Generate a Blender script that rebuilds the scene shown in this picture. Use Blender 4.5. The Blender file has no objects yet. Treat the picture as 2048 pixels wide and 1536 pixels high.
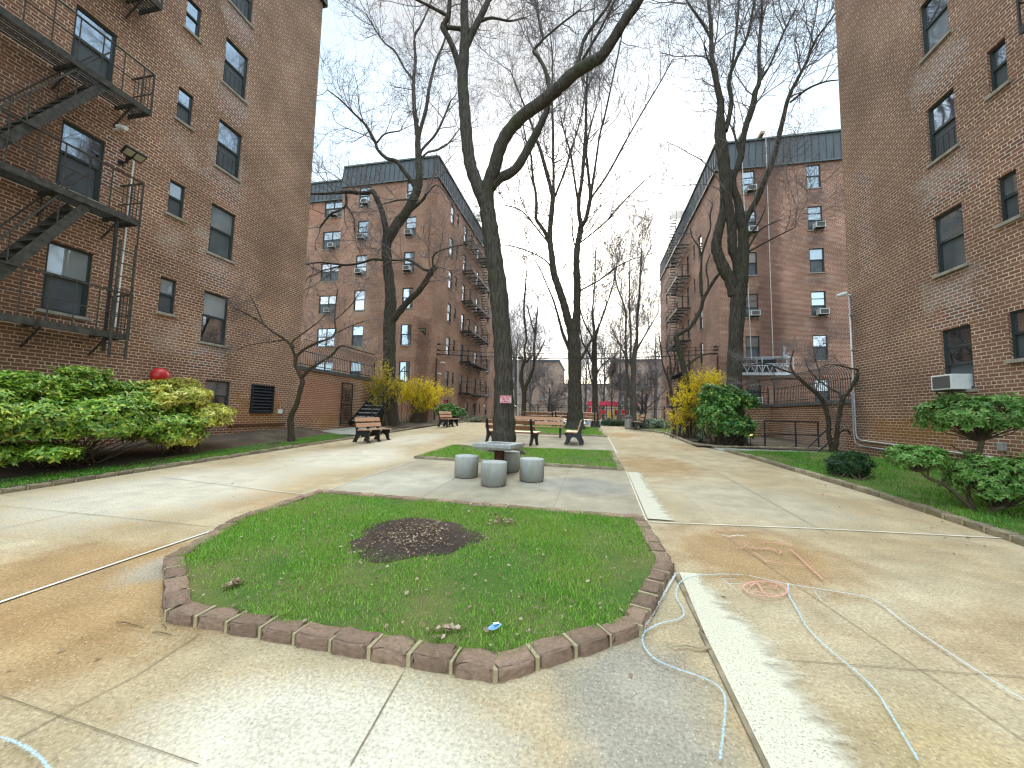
import bpy, math, numpy as np
from mathutils import Vector, Matrix
rng = np.random.default_rng(11)
SC = bpy.context.scene
COL = SC.collection
PI = math.pi
# ------------------------------------------------------------------ camera model (measured from the photograph)
FPX, PITCH, ROLL, YAW, H, S = 769.0, .0784, -.0225, .204, 1.62, .038
_f = np.array([-math.sin(YAW)*math.cos(PITCH), math.cos(YAW)*math.cos(PITCH), math.sin(PITCH)])
_r0 = np.array([math.cos(YAW), math.sin(YAW), 0.]); _u0 = np.cross(_r0, _f)
_r = _r0*math.cos(ROLL)-_u0*math.sin(ROLL); _u = _r0*math.sin(ROLL)+_u0*math.cos(ROLL)
def ray(x, y): return _r*(x-1024)/FPX + _u*(768-y)/FPX + _f
def G(x, y, off=0.):                       # point of the sloping plaza seen there
    d = ray(x, y); t = (H-off)/(S*d[1]-d[2]); return np.array([d[0]*t, d[1]*t, H+d[2]*t])
def WX(x, y, X): d = ray(x, y); t = X/d[0]; return np.array([X, d[1]*t, H+d[2]*t])
def WY(x, y, Y): d = ray(x, y); t = Y/d[1]; return np.array([d[0]*t, Y, H+d[2]*t])
def gz(x, y):                              # terrain height
    x = np.asarray(x, float); y = np.asarray(y, float)
    z = S*np.clip(y, -8, 26)
    k = np.clip((y-28)/15, 0, 1); k = k*k*(3-2*k)
    w = np.clip((8.2-np.abs(x+1.85))/1.2, 0, 1)
    k2 = np.clip((y-52)/2, 0, 1)
    w = np.maximum(w, k2); kk = np.where(y > 52, 1, k)
    return z + kk*w*(-.53-S*26)
def gzf(x, y): return float(gz(x, y))
# ------------------------------------------------------------------ object helpers
def tag(o, label, cat, group=None, kind=None):
    if label: o['label'] = label
    if cat: o['category'] = cat
    if group: o['group'] = group
    if kind: o['kind'] = kind
    return o
def world_m(o):
    m = o.matrix_parent_inverse @ o.matrix_basis if o.parent else o.matrix_basis.copy()
    return world_m(o.parent) @ m if o.parent else m
def thing(name, loc, label, cat, group=None, rz=0.):
    o = bpy.data.objects.new(name, None); COL.objects.link(o); o.empty_display_size = .2
    o.location = [float(v) for v in loc]; o.rotation_euler = (0, 0, rz)
    return tag(o, label, cat, group)
def put(name, me, parent=None, local=False, loc=None, rz=0., scale=None):
    o = bpy.data.objects.new(name, me); COL.objects.link(o)
    if loc is not None: o.location = [float(v) for v in loc]
    o.rotation_euler = (0, 0, rz)
    if scale is not None: o.scale = scale
    if parent:
        o.parent = parent
        if not local: o.matrix_parent_inverse = world_m(parent).inverted()
    return o
def struct(o): o['kind'] = 'structure'; return o
def copy_tree(o, parent=None):
    c = o.copy(); COL.objects.link(c)
    if parent: c.parent = parent
    for ch in o.children: copy_tree(ch, c)
    return c
def amesh(name, V, F, mat, smooth=False, uv=None):
    V = np.asarray(V, np.float32).reshape(-1, 3)
    Fs = [np.asarray(f, np.int32) for f in (F if isinstance(F, list) else [F]) if len(f)]
    me = bpy.data.meshes.new(name)
    me.vertices.add(len(V)); me.vertices.foreach_set('co', V.ravel())
    li = np.concatenate([f.ravel() for f in Fs]); tot = np.concatenate([np.full(len(f), f.shape[1], np.int32) for f in Fs])
    st = np.concatenate([[0], np.cumsum(tot)[:-1]]).astype(np.int32)
    me.loops.add(len(li)); me.loops.foreach_set('vertex_index', li)
    me.polygons.add(len(tot)); me.polygons.foreach_set('loop_start', st)
    if smooth: me.polygons.foreach_set('use_smooth', np.ones(len(tot), bool))
    if uv is not None:
        l = me.uv_layers.new(name='UVMap'); l.data.foreach_set('uv', np.asarray(uv, np.float32)[li].ravel())
    me.update(calc_edges=True); me.validate()
    for m in (mat if isinstance(mat, (list, tuple)) else [mat]): me.materials.append(m)
    return me
class MB:
    def __init__(s): s.v = []; s.f = []; s.uv = {}
    def q(s, *pts, uv=None):
        n = len(s.v); s.v += [tuple(map(float, p)) for p in pts]; s.f.append(tuple(range(n, n+len(pts))))
        if uv: s.uv[len(s.f)-1] = uv
        return s
    def box(s, x0, x1, y0, y1, z0, z1, M=None):
        c = [(x0,y0,z0),(x1,y0,z0),(x1,y1,z0),(x0,y1,z0),(x0,y0,z1),(x1,y0,z1),(x1,y1,z1),(x0,y1,z1)]
        if M is not None: c = [tuple(M @ Vector(p)) for p in c]
        n = len(s.v); s.v += c
        for f in ((0,3,2,1),(4,5,6,7),(0,1,5,4),(1,2,6,5),(2,3,7,6),(3,0,4,7)): s.f.append(tuple(n+i for i in f))
        return s
    def bar(s, a, b, w, h=None):          # square bar between two points
        a = Vector(a); b = Vector(b); h = h or w; d = b-a; L = d.length
        if L < 1e-6: return s
        q = d.to_track_quat('X', 'Z').to_matrix().to_4x4(); M = Matrix.Translation(a) @ q
        return s.box(0, L, -w/2, w/2, -h/2, h/2, M)
    def tube(s, pts, r, k=8, cap=True):
        pts = [Vector([float(c) for c in p]) for p in pts]; rs = r if hasattr(r, '__len__') else [r]*len(pts); n0 = len(s.v); prev = None
        for i, p in enumerate(pts):
            t = (pts[min(i+1, len(pts)-1)]-pts[max(i-1, 0)]).normalized()
            if prev is None: a = t.orthogonal().normalized()
            else: a = (prev - t*prev.dot(t)).normalized()
            prev = a; b = t.cross(a)
            for j in range(k):
                an = 2*PI*j/k; s.v.append(tuple(p+(a*math.cos(an)+b*math.sin(an))*rs[i]))
        for i in range(len(pts)-1):
            for j in range(k):
                s.f.append((n0+i*k+j, n0+i*k+(j+1) % k, n0+(i+1)*k+(j+1) % k, n0+(i+1)*k+j))
        if cap:
            s.f.append(tuple(n0+j for j in reversed(range(k)))); e = n0+(len(pts)-1)*k; s.f.append(tuple(e+j for j in range(k)))
        return s
    def lathe(s, prof, c=(0, 0, 0), k=24):
        n0 = len(s.v)
        for r, z in prof:
            for j in range(k): s.v.append((c[0]+r*math.cos(2*PI*j/k), c[1]+r*math.sin(2*PI*j/k), c[2]+z))
        for i in range(len(prof)-1):
            for j in range(k): s.f.append((n0+i*k+j, n0+i*k+(j+1) % k, n0+(i+1)*k+(j+1) % k, n0+(i+1)*k+j))
        s.f.append(tuple(n0+j for j in reversed(range(k)))); e = n0+(len(prof)-1)*k; s.f.append(tuple(e+j for j in range(k)))
        return s
    def prism(s, poly, a0, a1, axis='x'):  # outline in the plane across the axis, pushed from a0 to a1
        n = len(poly); n0 = len(s.v)
        for a in (a0, a1):
            for p in poly:
                s.v.append((a, p[0], p[1]) if axis == 'x' else ((p[0], a, p[1]) if axis == 'y' else (p[0], p[1], a)))
        s.f.append(tuple(n0+i for i in range(n))); s.f.append(tuple(n0+n+i for i in reversed(range(n))))
        for i in range(n): j = (i+1) % n; s.f.append((n0+j, n0+i, n0+n+i, n0+n+j))
        return s
    def mesh(s, name, mat, smooth=False, bevel=0., fix=True):
        import bmesh
        me = bpy.data.meshes.new(name); me.from_pydata(s.v, [], s.f)
        if s.uv:
            l = me.uv_layers.new(name='UVMap')
            for i, uv in s.uv.items():
                for k, li in enumerate(me.polygons[i].loop_indices): l.data[li].uv = uv[k]
        if fix or bevel:
            bm = bmesh.new(); bm.from_mesh(me)
            if fix: bmesh.ops.recalc_face_normals(bm, faces=bm.faces)
            if bevel: bmesh.ops.bevel(bm, geom=[e for e in bm.edges], offset=bevel, segments=2, affect='EDGES', profile=.6)
            bm.to_mesh(me); bm.free()
        if smooth: me.polygons.foreach_set('use_smooth', [True]*len(me.polygons))
        for m in (mat if isinstance(mat, (list, tuple)) else [mat]): me.materials.append(m)
        me.update(); return me
    def build(s, name, mat, parent=None, local=False, **k): return put(name, s.mesh(name, mat, **k), parent, local)
# ------------------------------------------------------------------ node helpers
class NT:
    def __init__(s, name, rough=.8, spec=.3, metal=0.):
        s.m = bpy.data.materials.new(name); s.m.use_nodes = True; s.t = s.m.node_tree
        s.b = s.t.nodes['Principled BSDF']; s.out = s.t.nodes['Material Output']
        s.b.inputs['Roughness'].default_value = rough; s.b.inputs['Specular IOR Level'].default_value = spec; s.b.inputs['Metallic'].default_value = metal
    def set(s, sock, v):
        if isinstance(v, bpy.types.NodeSocket): s.t.links.new(v, sock)
        elif hasattr(v, '__len__') and len(v) == 3 and sock.type == 'RGBA': sock.default_value = (*v, 1)
        else: sock.default_value = v
    def n(s, typ, ins=(), **props):
        nd = s.t.nodes.new('ShaderNode'+typ)
        for k, v in props.items(): setattr(nd, k, v)
        for k, v in (ins.items() if isinstance(ins, dict) else enumerate(ins)):
            if v is not None: s.set(nd.inputs[k], v)
        return nd
    def math(s, op, *a): return s.n('Math', a, operation=op).outputs[0]
    def mix(s, f, a, b, blend='MIX'):
        nd = s.n('Mix', data_type='RGBA', blend_type=blend); s.set(nd.inputs[0], f); s.set(nd.inputs[6], a); s.set(nd.inputs[7], b); return nd.outputs[2]
    def noise(s, vec, scale, detail=4., rough=.55, dist=0.):
        nd = s.n('TexNoise', {'Scale': scale, 'Detail': detail, 'Roughness': rough, 'Distortion': dist})
        if vec is not None: s.t.links.new(vec, nd.inputs['Vector'])
        return nd.outputs[0]
    def mr(s, v, a, b, c=0., d=1.): return s.n('MapRange', (v, a, b, c, d), clamp=True).outputs[0]
    def ramp(s, f, stops):
        nd = s.n('ValToRGB', (f,)); e = nd.color_ramp.elements
        while len(e) < len(stops): e.new(.5)
        for el, (p, c) in zip(e, stops): el.position = p; el.color = (*c, 1)
        return nd.outputs[0]
    def obj(s): return s.n('TexCoord').outputs['Object']
    def mapv(s, v, sc): return s.n('Mapping', {'Vector': v, 'Scale': sc}).outputs[0]
    def col(s, c): s.set(s.b.inputs['Base Color'], c); return s
    def bump(s, h, strength=.3, dist=.02):
        nd = s.n('Bump', {'Height': h, 'Strength': strength, 'Distance': dist}); s.t.links.new(nd.outputs[0], s.b.inputs['Normal']); return s
def plain(name, c, rough=.7, spec=.3, metal=0., var=.25, scale=8., bump=0.):
    t = NT(name, rough, spec, metal); o = t.obj(); nz = t.noise(o, scale, 5.)
    k = t.mr(nz, .3, .7, 1-var, 1+var)
    t.col(t.mix(1., (*c,), t.n('CombineColor', (k, k, k)).outputs[0], 'MULTIPLY'))
    if bump: t.bump(t.noise(o, scale*6, 4.), bump, .01)
    return t.m
def rectmask(t, u, v, r, nz, soft=.25):
    u0, u1, v0, v1 = r[:4]
    if len(r) > 5 and r[5]: v = t.math('MODULO', t.math('SUBTRACT', v, v0), r[5]); v1 = v1-v0; v0 = 0.
    a = t.math('MINIMUM', t.math('SUBTRACT', u, u0), t.math('SUBTRACT', u1, u))
    b = t.math('MINIMUM', t.math('SUBTRACT', v, v0), t.math('SUBTRACT', v1, v))
    a = t.math('MINIMUM', a, b)
    return t.mr(t.math('ADD', a, nz), 0., soft)
def brick(name, c1, c2, mortar, rects=(), bw=.232, bh=.083, tint=.32):
    t = NT(name, .88, .2); uv = t.n('UVMap').outputs[0]
    sx = t.n('SeparateXYZ', (uv,)); u, v = sx.outputs[0], sx.outputs[1]
    bt = t.n('TexBrick', {'Vector': uv, 'Color1': c1, 'Color2': c2, 'Mortar': mortar, 'Scale': 1., 'Mortar Size': .0105, 'Mortar Smooth': .15, 'Bias': 0., 'Brick Width': bw, 'Row Height': bh}, offset=.5, squash=.5, squash_frequency=6)
    nzl = t.noise(uv, .45, 5.); nzm = t.noise(uv, 2.6, 5.); nzf = t.noise(uv, 40., 3.)
    c = bt.outputs[0]
    # a second set of bricks, so that single bricks stand out
    b2 = t.n('TexBrick', {'Vector': uv, 'Color1': (.0, .0, .0), 'Color2': (1., 1., 1.), 'Mortar': (.5, .5, .5), 'Scale': 1., 'Mortar Size': 0., 'Bias': .0, 'Brick Width': bw, 'Row Height': bh}, offset=.5, squash=.5, squash_frequency=6)
    k = t.mr(b2.outputs[0], 0., 1., .70, 1.3); c = t.mix(1., c, t.n('CombineColor', (k, k, k)).outputs[0], 'MULTIPLY')
    k = t.mr(nzl, .3, .72, 1-tint, 1+tint); c = t.mix(1., c, t.n('CombineColor', (k, k, t.math('MULTIPLY', k, .97))).outputs[0], 'MULTIPLY')
    k = t.mr(nzf, .3, .7, .8, 1.2); c = t.mix(1., c, t.n('CombineColor', (k, k, k)).outputs[0], 'MULTIPLY')
    nb = t.math('MULTIPLY', t.math('SUBTRACT', nzm, .5), 1.5)
    brickmask = t.math('SUBTRACT', 1., bt.outputs[1])
    for r in rects:
        m = rectmask(t, u, v, r, nb, .45 if r[4] != 'new' else .12)
        if r[4] == 'new':
            alt = t.n('TexBrick', {'Vector': uv, 'Color1': (.30, .10, .06), 'Color2': (.13, .07, .055), 'Mortar': (.62, .55, .46), 'Scale': 1., 'Mortar Size': .011, 'Mortar Smooth': .2, 'Bias': 0., 'Brick Width': bw, 'Row Height': bh}, offset=.5, squash=.5, squash_frequency=6).outputs[0]
            c = t.mix(t.math('MULTIPLY', m, .85), c, alt)
        elif r[4] == 'pale': c = t.mix(t.math('MULTIPLY', m, .22), c, (.52, .46, .42))
        elif r[4] == 'rust': c = t.mix(t.math('MULTIPLY', t.math('MULTIPLY', m, .8), t.mr(brickmask, 0., 1., .45, 1.)), c, (.27, .115, .025))
        elif r[4] == 'red': c = t.mix(t.math('MULTIPLY', m, .6), c, t.mix(bt.outputs[1], (.36, .12, .055), (.40, .27, .2)))
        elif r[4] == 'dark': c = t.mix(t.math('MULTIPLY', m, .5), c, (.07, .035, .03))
    t.col(c); t.bump(t.math('ADD', brickmask, t.math('MULTIPLY', nzf, .5)), .55, .012)
    return t.m
# ------------------------------------------------------------------ materials
BR_NL = brick('brick_brown', (.335, .155, .098), (.125, .058, .042), (.55, .41, .29),
   [(9.55, 10.75, 2.6, 3.75, 'new', 2.92), (9.3, 10.9, 3.0, 4.6, 'pale', 2.92), (8.2, 9.3, 3.1, 4.1, 'pale', 2.9), (10.9, 13.4, 0.6, 2.2, 'rust'), (6.8, 7.4, 7.2, 8.4, 'new')])
BR_NR = brick('brick_brown_grey', (.325, .155, .104), (.128, .062, .047), (.53, .405, .295),
   [(-11.6, -10.3, 4.0, 5.0, 'new', 2.92), (-12.0, -10.2, 4.2, 5.4, 'pale', 2.92), (-14.2, -11.0, .85, 2.0, 'rust'), (-10.2, -8.6, .2, 1.35, 'rust'), (-14.2, -13.5, 6.3, 9.8, 'new'), (-9.9, -8.2, 7.0, 7.6, 'new')])
BR_FL = brick('brick_red', (.41, .165, .10), (.165, .067, .046), (.58, .42, .31),
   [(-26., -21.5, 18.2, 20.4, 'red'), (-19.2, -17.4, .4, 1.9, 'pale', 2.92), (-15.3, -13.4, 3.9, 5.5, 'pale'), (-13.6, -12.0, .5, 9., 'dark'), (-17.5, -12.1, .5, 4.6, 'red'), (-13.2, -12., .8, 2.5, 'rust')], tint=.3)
BR_FR = brick('brick_red_brown', (.40, .165, .11), (.165, .068, .05), (.60, .45, .35),
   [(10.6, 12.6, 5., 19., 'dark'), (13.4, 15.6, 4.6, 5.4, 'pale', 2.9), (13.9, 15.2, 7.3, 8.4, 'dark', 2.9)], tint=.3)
BR_LOW = brick('brick_wall_red', (.30, .115, .06), (.13, .055, .036), (.60, .44, .30), [(14., 17., .9, 3.2, 'red'), (15., 20., .7, 1.6, 'rust'), (-20., -15., .4, 1.5, 'pale')], tint=.25)
BR_BG = brick('brick_far_hazed', (.40, .24, .18), (.27, .15, .115), (.50, .42, .35), tint=.2)  # paler pink brick colour stands in for distance haze
M_FRAME = plain('dark_green_frame', (.035, .045, .045), .5, .4, var=.15)
M_SILL = plain('sill_stone', (.30, .27, .22), .9, .2, var=.3, scale=5, bump=.2)
M_IRON = plain('black_iron', (.028, .026, .024), .6, .4, var=.4, scale=14)
M_IRONRUST = plain('weathered_iron', (.055, .05, .041), .75, .3, var=.5, scale=9, bump=.3)
M_MANS = plain('mansard_metal', (.062, .07, .076), .5, .45, var=.14, scale=1.5)
M_MANSEDGE = plain('mansard_edge', (.10, .13, .12), .55, .4)
M_WHITE = plain('white_paint', (.72, .72, .70), .5, .4, var=.08)
M_GRILLE = plain('ac_grille', (.12, .115, .11), .6, .3, var=.2, scale=30)
M_ALU = plain('aluminium', (.55, .57, .6), .35, .5, .7, var=.12)
M_PIPE = plain('galvanised_pipe', (.42, .40, .40), .45, .5, .5, var=.15)
M_ROPE = plain('white_rope', (.62, .56, .52), .9, .2)
M_RED = plain('red_paint', (.50, .02, .018), .35, .5, var=.12)
M_BLACK = plain('black_metal', (.012, .012, .013), .5, .4)
M_CAST = plain('black_cast_iron', (.012, .012, .014), .42, .5, var=.3, scale=20)
M_CONC2 = plain('grey_concrete', (.34, .335, .315), .9, .25, var=.2, scale=9, bump=.5)
M_RUSTPOST = plain('rusty_post', (.075, .028, .016), .8, .2, var=.35, scale=12, bump=.3)
M_RUBBER = plain('tyre_rubber', (.012, .012, .012), .8, .2)
def glass(name, c, var=.3, rough=.04, sheen=.30, pat=None):
    t = NT(name, rough, .5); o = t.obj(); w = t.noise(t.mapv(o, (1., 1., .6)), 1.6, 2.)
    if pat: w = t.math('ADD', w, t.math('MULTIPLY', t.math('SINE', t.math('MULTIPLY', t.n('SeparateXYZ', (o,)).outputs[2 if pat == 'slat' else 0], 130. if pat == 'slat' else 55.)), .10))
    k = t.mr(w, .3, .7, 1-var, 1+var); t.col(t.mix(1., c, t.n('CombineColor', (k, k, k)).outputs[0], 'MULTIPLY'))
    t.b.inputs['IOR'].default_value = 1.9
    bp = t.n('Bump', {'Height': t.noise(o, 1.3, 1.), 'Strength': .06, 'Distance': .05}); t.t.links.new(bp.outputs[0], t.b.inputs['Normal'])
    gl = t.n('BsdfGlossy', {'Color': (.86, .93, 1., 1.), 'Roughness': .03}); t.t.links.new(bp.outputs[0], gl.inputs['Normal']); mx = t.n('MixShader', (sheen, t.b.outputs[0], gl.outputs[0])); t.t.links.new(mx.outputs[0], t.out.inputs[0]); return t.m
M_GLASS = [glass('window_glass_dark', (.018, .022, .026), sheen=.5), glass('window_glass_blind', (.22, .25, .26), sheen=.15, pat='slat'), glass('window_glass_curtain', (.15, .17, .175), sheen=.32, pat='fold'), glass('window_glass_pale', (.34, .37, .38), .15, sheen=.18)]
def mesh_glass():
    t = NT('fly_screen', .5, .3); o = t.obj(); t.col(t.mix(t.noise(o, 2., 2.), (.045, .053, .058), (.14, .155, .16))); return t.m
M_SCREEN = mesh_glass()
def concrete(name, base, dark, blobs=(), stain=(.30, .175, .07), grain=1.):
    t = NT(name, .92, .2); p = t.obj(); p2 = t.mapv(p, (1., 1., 0.))
    big = t.noise(p2, .42, 6., .6, .4); c = t.mix(t.mr(big, .38, .64), base, dark)
    streak = t.noise(t.mapv(p, (.35, 2.2, 0.)), 1.6, 6., .65); c = t.mix(t.mr(streak, .52, .78, 0., .55), c, stain)
    mid = t.noise(p2, 2.4, 6., .6); warp = t.math('MULTIPLY', t.math('SUBTRACT', mid, .5), .9)
    for (cx, cy, rx, ry, col, amt) in blobs:
        d = t.n('VectorMath', (p2, (cx, cy, 0.)), operation='SUBTRACT').outputs[0]
        d = t.n('VectorMath', (d, (1/rx, 1/ry, 0.)), operation='MULTIPLY').outputs[0]
        L = t.n('VectorMath', (d,), operation='LENGTH').outputs[1]
        m = t.mr(t.math('ADD', L, warp), 1.05, .55, 0., amt); c = t.mix(m, c, col)
    k = t.mr(mid, .3, .72, .80, 1.16); c = t.mix(1., c, t.n('CombineColor', (k, k, k)).outputs[0], 'MULTIPLY')
    fine = t.noise(p2, 46., 3., .7); k = t.mr(fine, .3, .7, 1-.34*grain, 1+.30*grain); c = t.mix(1., c, t.n('CombineColor', (k, k, k)).outputs[0], 'MULTIPLY')
    vo = t.n('TexVoronoi', {'Vector': p2, 'Scale': 52.}); peb = t.mr(vo.outputs['Distance'], .12, .3, 1., 0.)
    rnd = t.n('SeparateColor', (vo.outputs['Color'],)).outputs[0]
    c = t.mix(t.math('MULTIPLY', peb, t.mr(rnd, .68, .75, 0., .65*grain)), c, (.62, .55, .42))
    c = t.mix(t.math('MULTIPLY', peb, t.mr(rnd, .28, .2, 0., .6*grain)), c, (.10, .08, .06))
    t.col(c); t.bump(t.math('ADD', fine, t.math('MULTIPLY', peb, .4)), .35*grain, .006); return t.m
BROWN = (.335, .195, .082); CREAM = (.60, .53, .42); GREY = (.27, .245, .205)
M_PATH = concrete('concrete_path', (.46, .365, .235), (.36, .262, .145), [
    (-4.2, 2.6, 1.9, 1.1, BROWN, .8), (-3.6, 1.9, 1.2, .5, BROWN, .55), (-4.9, 5.2, 1.3, .7, BROWN, .55), (-5.6, 6.3, .9, 1.1, (.40, .27, .13), .5),
    (-1.2, 1.65, 1.1, .55, CREAM, .8), (-7.0, 5.5, 1.9, 2.6, CREAM, .75), (-6.4, 9.5, 1.8, 2.4, CREAM, .8), (-7., 14., 1.3, 3., CREAM, .55), (-5.2, 12., .7, 2.4, (.42, .30, .16), .5),
    (1.7, 4.7, 1.1, 1.1, BROWN, .8), (1.6, 10.6, 1.2, 1.9, BROWN, .75), (3.2, 3.2, 1.2, .9, BROWN, .45), (2.2, 6.9, .8, 1.1, BROWN, .35), (1.5, 19.5, .9, 1.6, BROWN, .75), (3.4, 15., .7, 1.6, BROWN, .55), (2.6, 7.2, 1.6, 1.6, (.46, .41, .31), .5),
    (.25, 2.25, .45, .75, GREY, .75), (1.7, 2.1, .5, .6, (.38, .27, .12), .5), (-3.9, 3.1, .35, .55, (.35, .32, .26), .6), (-2.0, 1.0, .8, .35, CREAM, .5), (-6.2, 20., 1.6, 3., (.43, .33, .19), .6)])
M_PLAZA = concrete('concrete_pad', (.40, .335, .235), (.30, .245, .17), [(-3.6, 7., 1.3, 1.4, (.47, .43, .35), .5), (-.2, 7.6, 1.2, .9, (.22, .215, .205), .5), (-1.2, 8.8, 1.5, .6, (.33, .27, .17), .5)], stain=(.27, .24, .19), grain=.7)
M_LANDING = concrete('concrete_landing', (.36, .34, .29), (.27, .25, .2), grain=.6)
M_JOINTD = plain('joint_dark', (.23, .18, .115), .95, .1, var=.4, scale=6)
M_JOINTW = plain('joint_white', (.62, .58, .5), .8, .2, var=.2, scale=3)
def decal(name, c, lo=.42, hi=.55, scale=60., amt=1., pebbles=False):
    t = NT(name, .95, .1); p = t.mapv(t.obj(), (1., 1., 0.)); uv = t.n('UVMap').outputs[0]
    nz = t.noise(p, scale, 4., .7)
    sx = t.n('SeparateXYZ', (uv,)).outputs[0]     # 0..1 across the ribbon
    edge = t.math('MULTIPLY', t.math('SUBTRACT', .5, t.math('ABSOLUTE', t.math('SUBTRACT', sx, .5))), 2.)
    if pebbles:
        n2 = t.noise(t.mapv(t.obj(), (1.6, 4.5, 0.)), 2.2, 5., .7); e = t.math('SUBTRACT', t.math('ADD', 1., t.math('MULTIPLY', t.math('SUBTRACT', n2, .5), .9)), sx)
        e = t.mr(e, .12, .42); a = t.math('MULTIPLY', e, t.mr(nz, .37, .45, .1, 1.)); t.col(t.mix(nz, (.66, .60, .46), (.50, .44, .33)))
    else:
        a = t.mr(t.math('ADD', nz, t.math('MULTIPLY', t.math('SUBTRACT', edge, .5), .22)), lo, hi, 0., amt); t.col(c)
    tr = t.n('BsdfTransparent'); mx = t.n('MixShader', (a, tr.outputs[0], t.b.outputs[0])); t.t.links.new(mx.outputs[0], t.out.inputs[0]); return t.m
M_STRIP = decal('worn_white_paint', (.7, .66, .56), scale=80., pebbles=True)
M_CH_BLUE = decal('blue_chalk', (.40, .56, .64), .43, .60, 90., .85)
M_CH_PALE = decal('pale_blue_chalk', (.50, .60, .66), .38, .58, 90., .85)
M_CH_PINK = decal('pink_chalk', (.70, .29, .26), .30, .48, 90., .95)
M_CH_PINKW = decal('smudged_pink_chalk', (.62, .33, .26), .4, .75, 30., .5)
M_CH_WHITE = decal('white_chalk', (.72, .70, .66), .42, .58, 70., .8)
def grassmat(name, cols):
    t = NT(name, .6, .25); r = t.n('NewGeometry').outputs['Random Per Island']; c = t.ramp(r, cols)
    nz = t.noise(t.obj(), 1.4, 4.); c = t.mix(t.mr(nz, .42, .64, 0., .6), c, t.mix(.5, c, (.32, .38, .075)))
    t.col(c); tl = t.n('BsdfTranslucent', (c,)); mx = t.n('MixShader', (.3, t.b.outputs[0], tl.outputs[0])); t.t.links.new(mx.outputs[0], t.out.inputs[0]); return t.m
M_GRASS = grassmat('grass_blades', [(0., (.08, .24, .02)), (.45, (.15, .39, .028)), (.8, (.29, .50, .055)), (.92, (.34, .39, .12)), (1., (.55, .47, .27))])
M_GRASSR = grassmat('grass_blades_deep', [(0., (.05, .19, .02)), (.5, (.09, .29, .027)), (.85, (.17, .38, .045)), (.96, (.26, .34, .09)), (1., (.46, .40, .21))])
def leafmat(name, cols, rough=.35, spec=.5, tr=.25):
    t = NT(name, rough, spec); r = t.n('NewGeometry').outputs['Random Per Island']; c = t.ramp(r, cols)
    k = t.mr(t.noise(t.obj(), 1.1, 3.), .35, .65, .75, 1.2); c = t.mix(1., c, t.n('CombineColor', (k, k, k)).outputs[0], 'MULTIPLY')
    t.col(c); tl = t.n('BsdfTranslucent', (c,)); mx = t.n('MixShader', (tr, t.b.outputs[0], tl.outputs[0])); t.t.links.new(mx.outputs[0], t.out.inputs[0]); return t.m
M_LF_GREEN = leafmat('glossy_green_leaf', [(0., (.08, .19, .025)), (.5, (.20, .37, .04)), (.8, (.37, .50, .06)), (1., (.62, .60, .10))])
M_LF_VAR = leafmat('variegated_leaf', [(0., (.16, .28, .04)), (.25, (.38, .42, .05)), (.6, (.70, .62, .09)), (1., (.84, .76, .22))])
M_LF_TOP = leafmat('soft_green_leaf', [(0., (.05, .14, .022)), (.5, (.11, .25, .04)), (1., (.26, .38, .10))], .5, .3)
M_LF_DARK = leafmat('dark_needle', [(0., (.012, .04, .012)), (.6, (.024, .07, .018)), (1., (.05, .11, .03))], .5, .3)
M_LF_AUC = leafmat('aucuba_leaf', [(0., (.035, .13, .02)), (.65, (.08, .24, .035)), (.87, (.2, .36, .05)), (1., (.6, .6, .1))])
M_LF_SILV = leafmat('silver_leaf', [(0., (.10, .13, .07)), (.6, (.2, .24, .15)), (1., (.38, .4, .3))], .5, .3)
M_LF_FOR = leafmat('forsythia_bloom', [(0., (.66, .46, .015)), (.5, (.88, .68, .025)), (1., (.95, .82, .07))], .6, .2, .5)
M_LF_AGAVE = leafmat('grey_green_blade', [(0., (.10, .16, .10)), (1., (.22, .28, .18))], .5, .3)
M_LITTER = leafmat('dry_leaf', [(0., (.12, .06, .03)), (.6, (.27, .18, .11)), (1., (.46, .37, .27))], .8, .2, .1)
def bark(name, c, c2, moss=.4, sc=1.):
    t = NT(name, .92, .15); o = t.obj(); v = t.noise(t.mapv(o, (9.*sc, 9.*sc, 1.6*sc)), 2., 6., .65, .6); b = t.noise(o, .9, 4.)
    col = t.mix(t.mr(v, .35, .65), c2, c); col = t.mix(t.mr(b, .5, .68, 0., moss), col, (.055, .07, .025))
    t.col(col); t.bump(v, 1., .035); return t.m
M_BARK = bark('dark_bark', (.105, .088, .068), (.032, .027, .022))
M_BARK2 = bark('grey_bark', (.16, .135, .11), (.06, .05, .04), .2)
M_BARKS = bark('small_tree_bark', (.10, .075, .05), (.035, .026, .018), .25, 2.)
M_TWIG = plain('twig_bark', (.19, .16, .155), .9, .15, var=.25, scale=3)
M_STEM = plain('shrub_stem', (.10, .075, .045), .9, .2, var=.3, scale=10)
def soilmat(name, a, b, c):
    t = NT(name, .95, .1); o = t.obj(); n1 = t.noise(o, 1.3, 5.); n2 = t.noise(o, 28., 5., .7)
    col = t.mix(t.mr(n1, .4, .65), a, b); col = t.mix(t.mr(n2, .55, .75, 0., .7), col, c); t.col(col); t.bump(n2, .9, .03); return t.m
M_SOIL = soilmat('bed_soil', (.075, .055, .04), (.12, .09, .065), (.22, .17, .12))
M_MULCH = soilmat('dark_soil', (.046, .033, .026), (.085, .06, .046), (.18, .125, .095))
M_LAWN = soilmat('lawn_thatch', (.07, .13, .025), (.15, .15, .05), (.27, .22, .11))
M_GROUND = soilmat('ground_earth', (.10, .085, .06), (.10, .12, .05), (.16, .13, .09))
M_ASPH = plain('asphalt', (.05, .05, .052), .9, .2, var=.25, scale=2, bump=.3)
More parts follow.
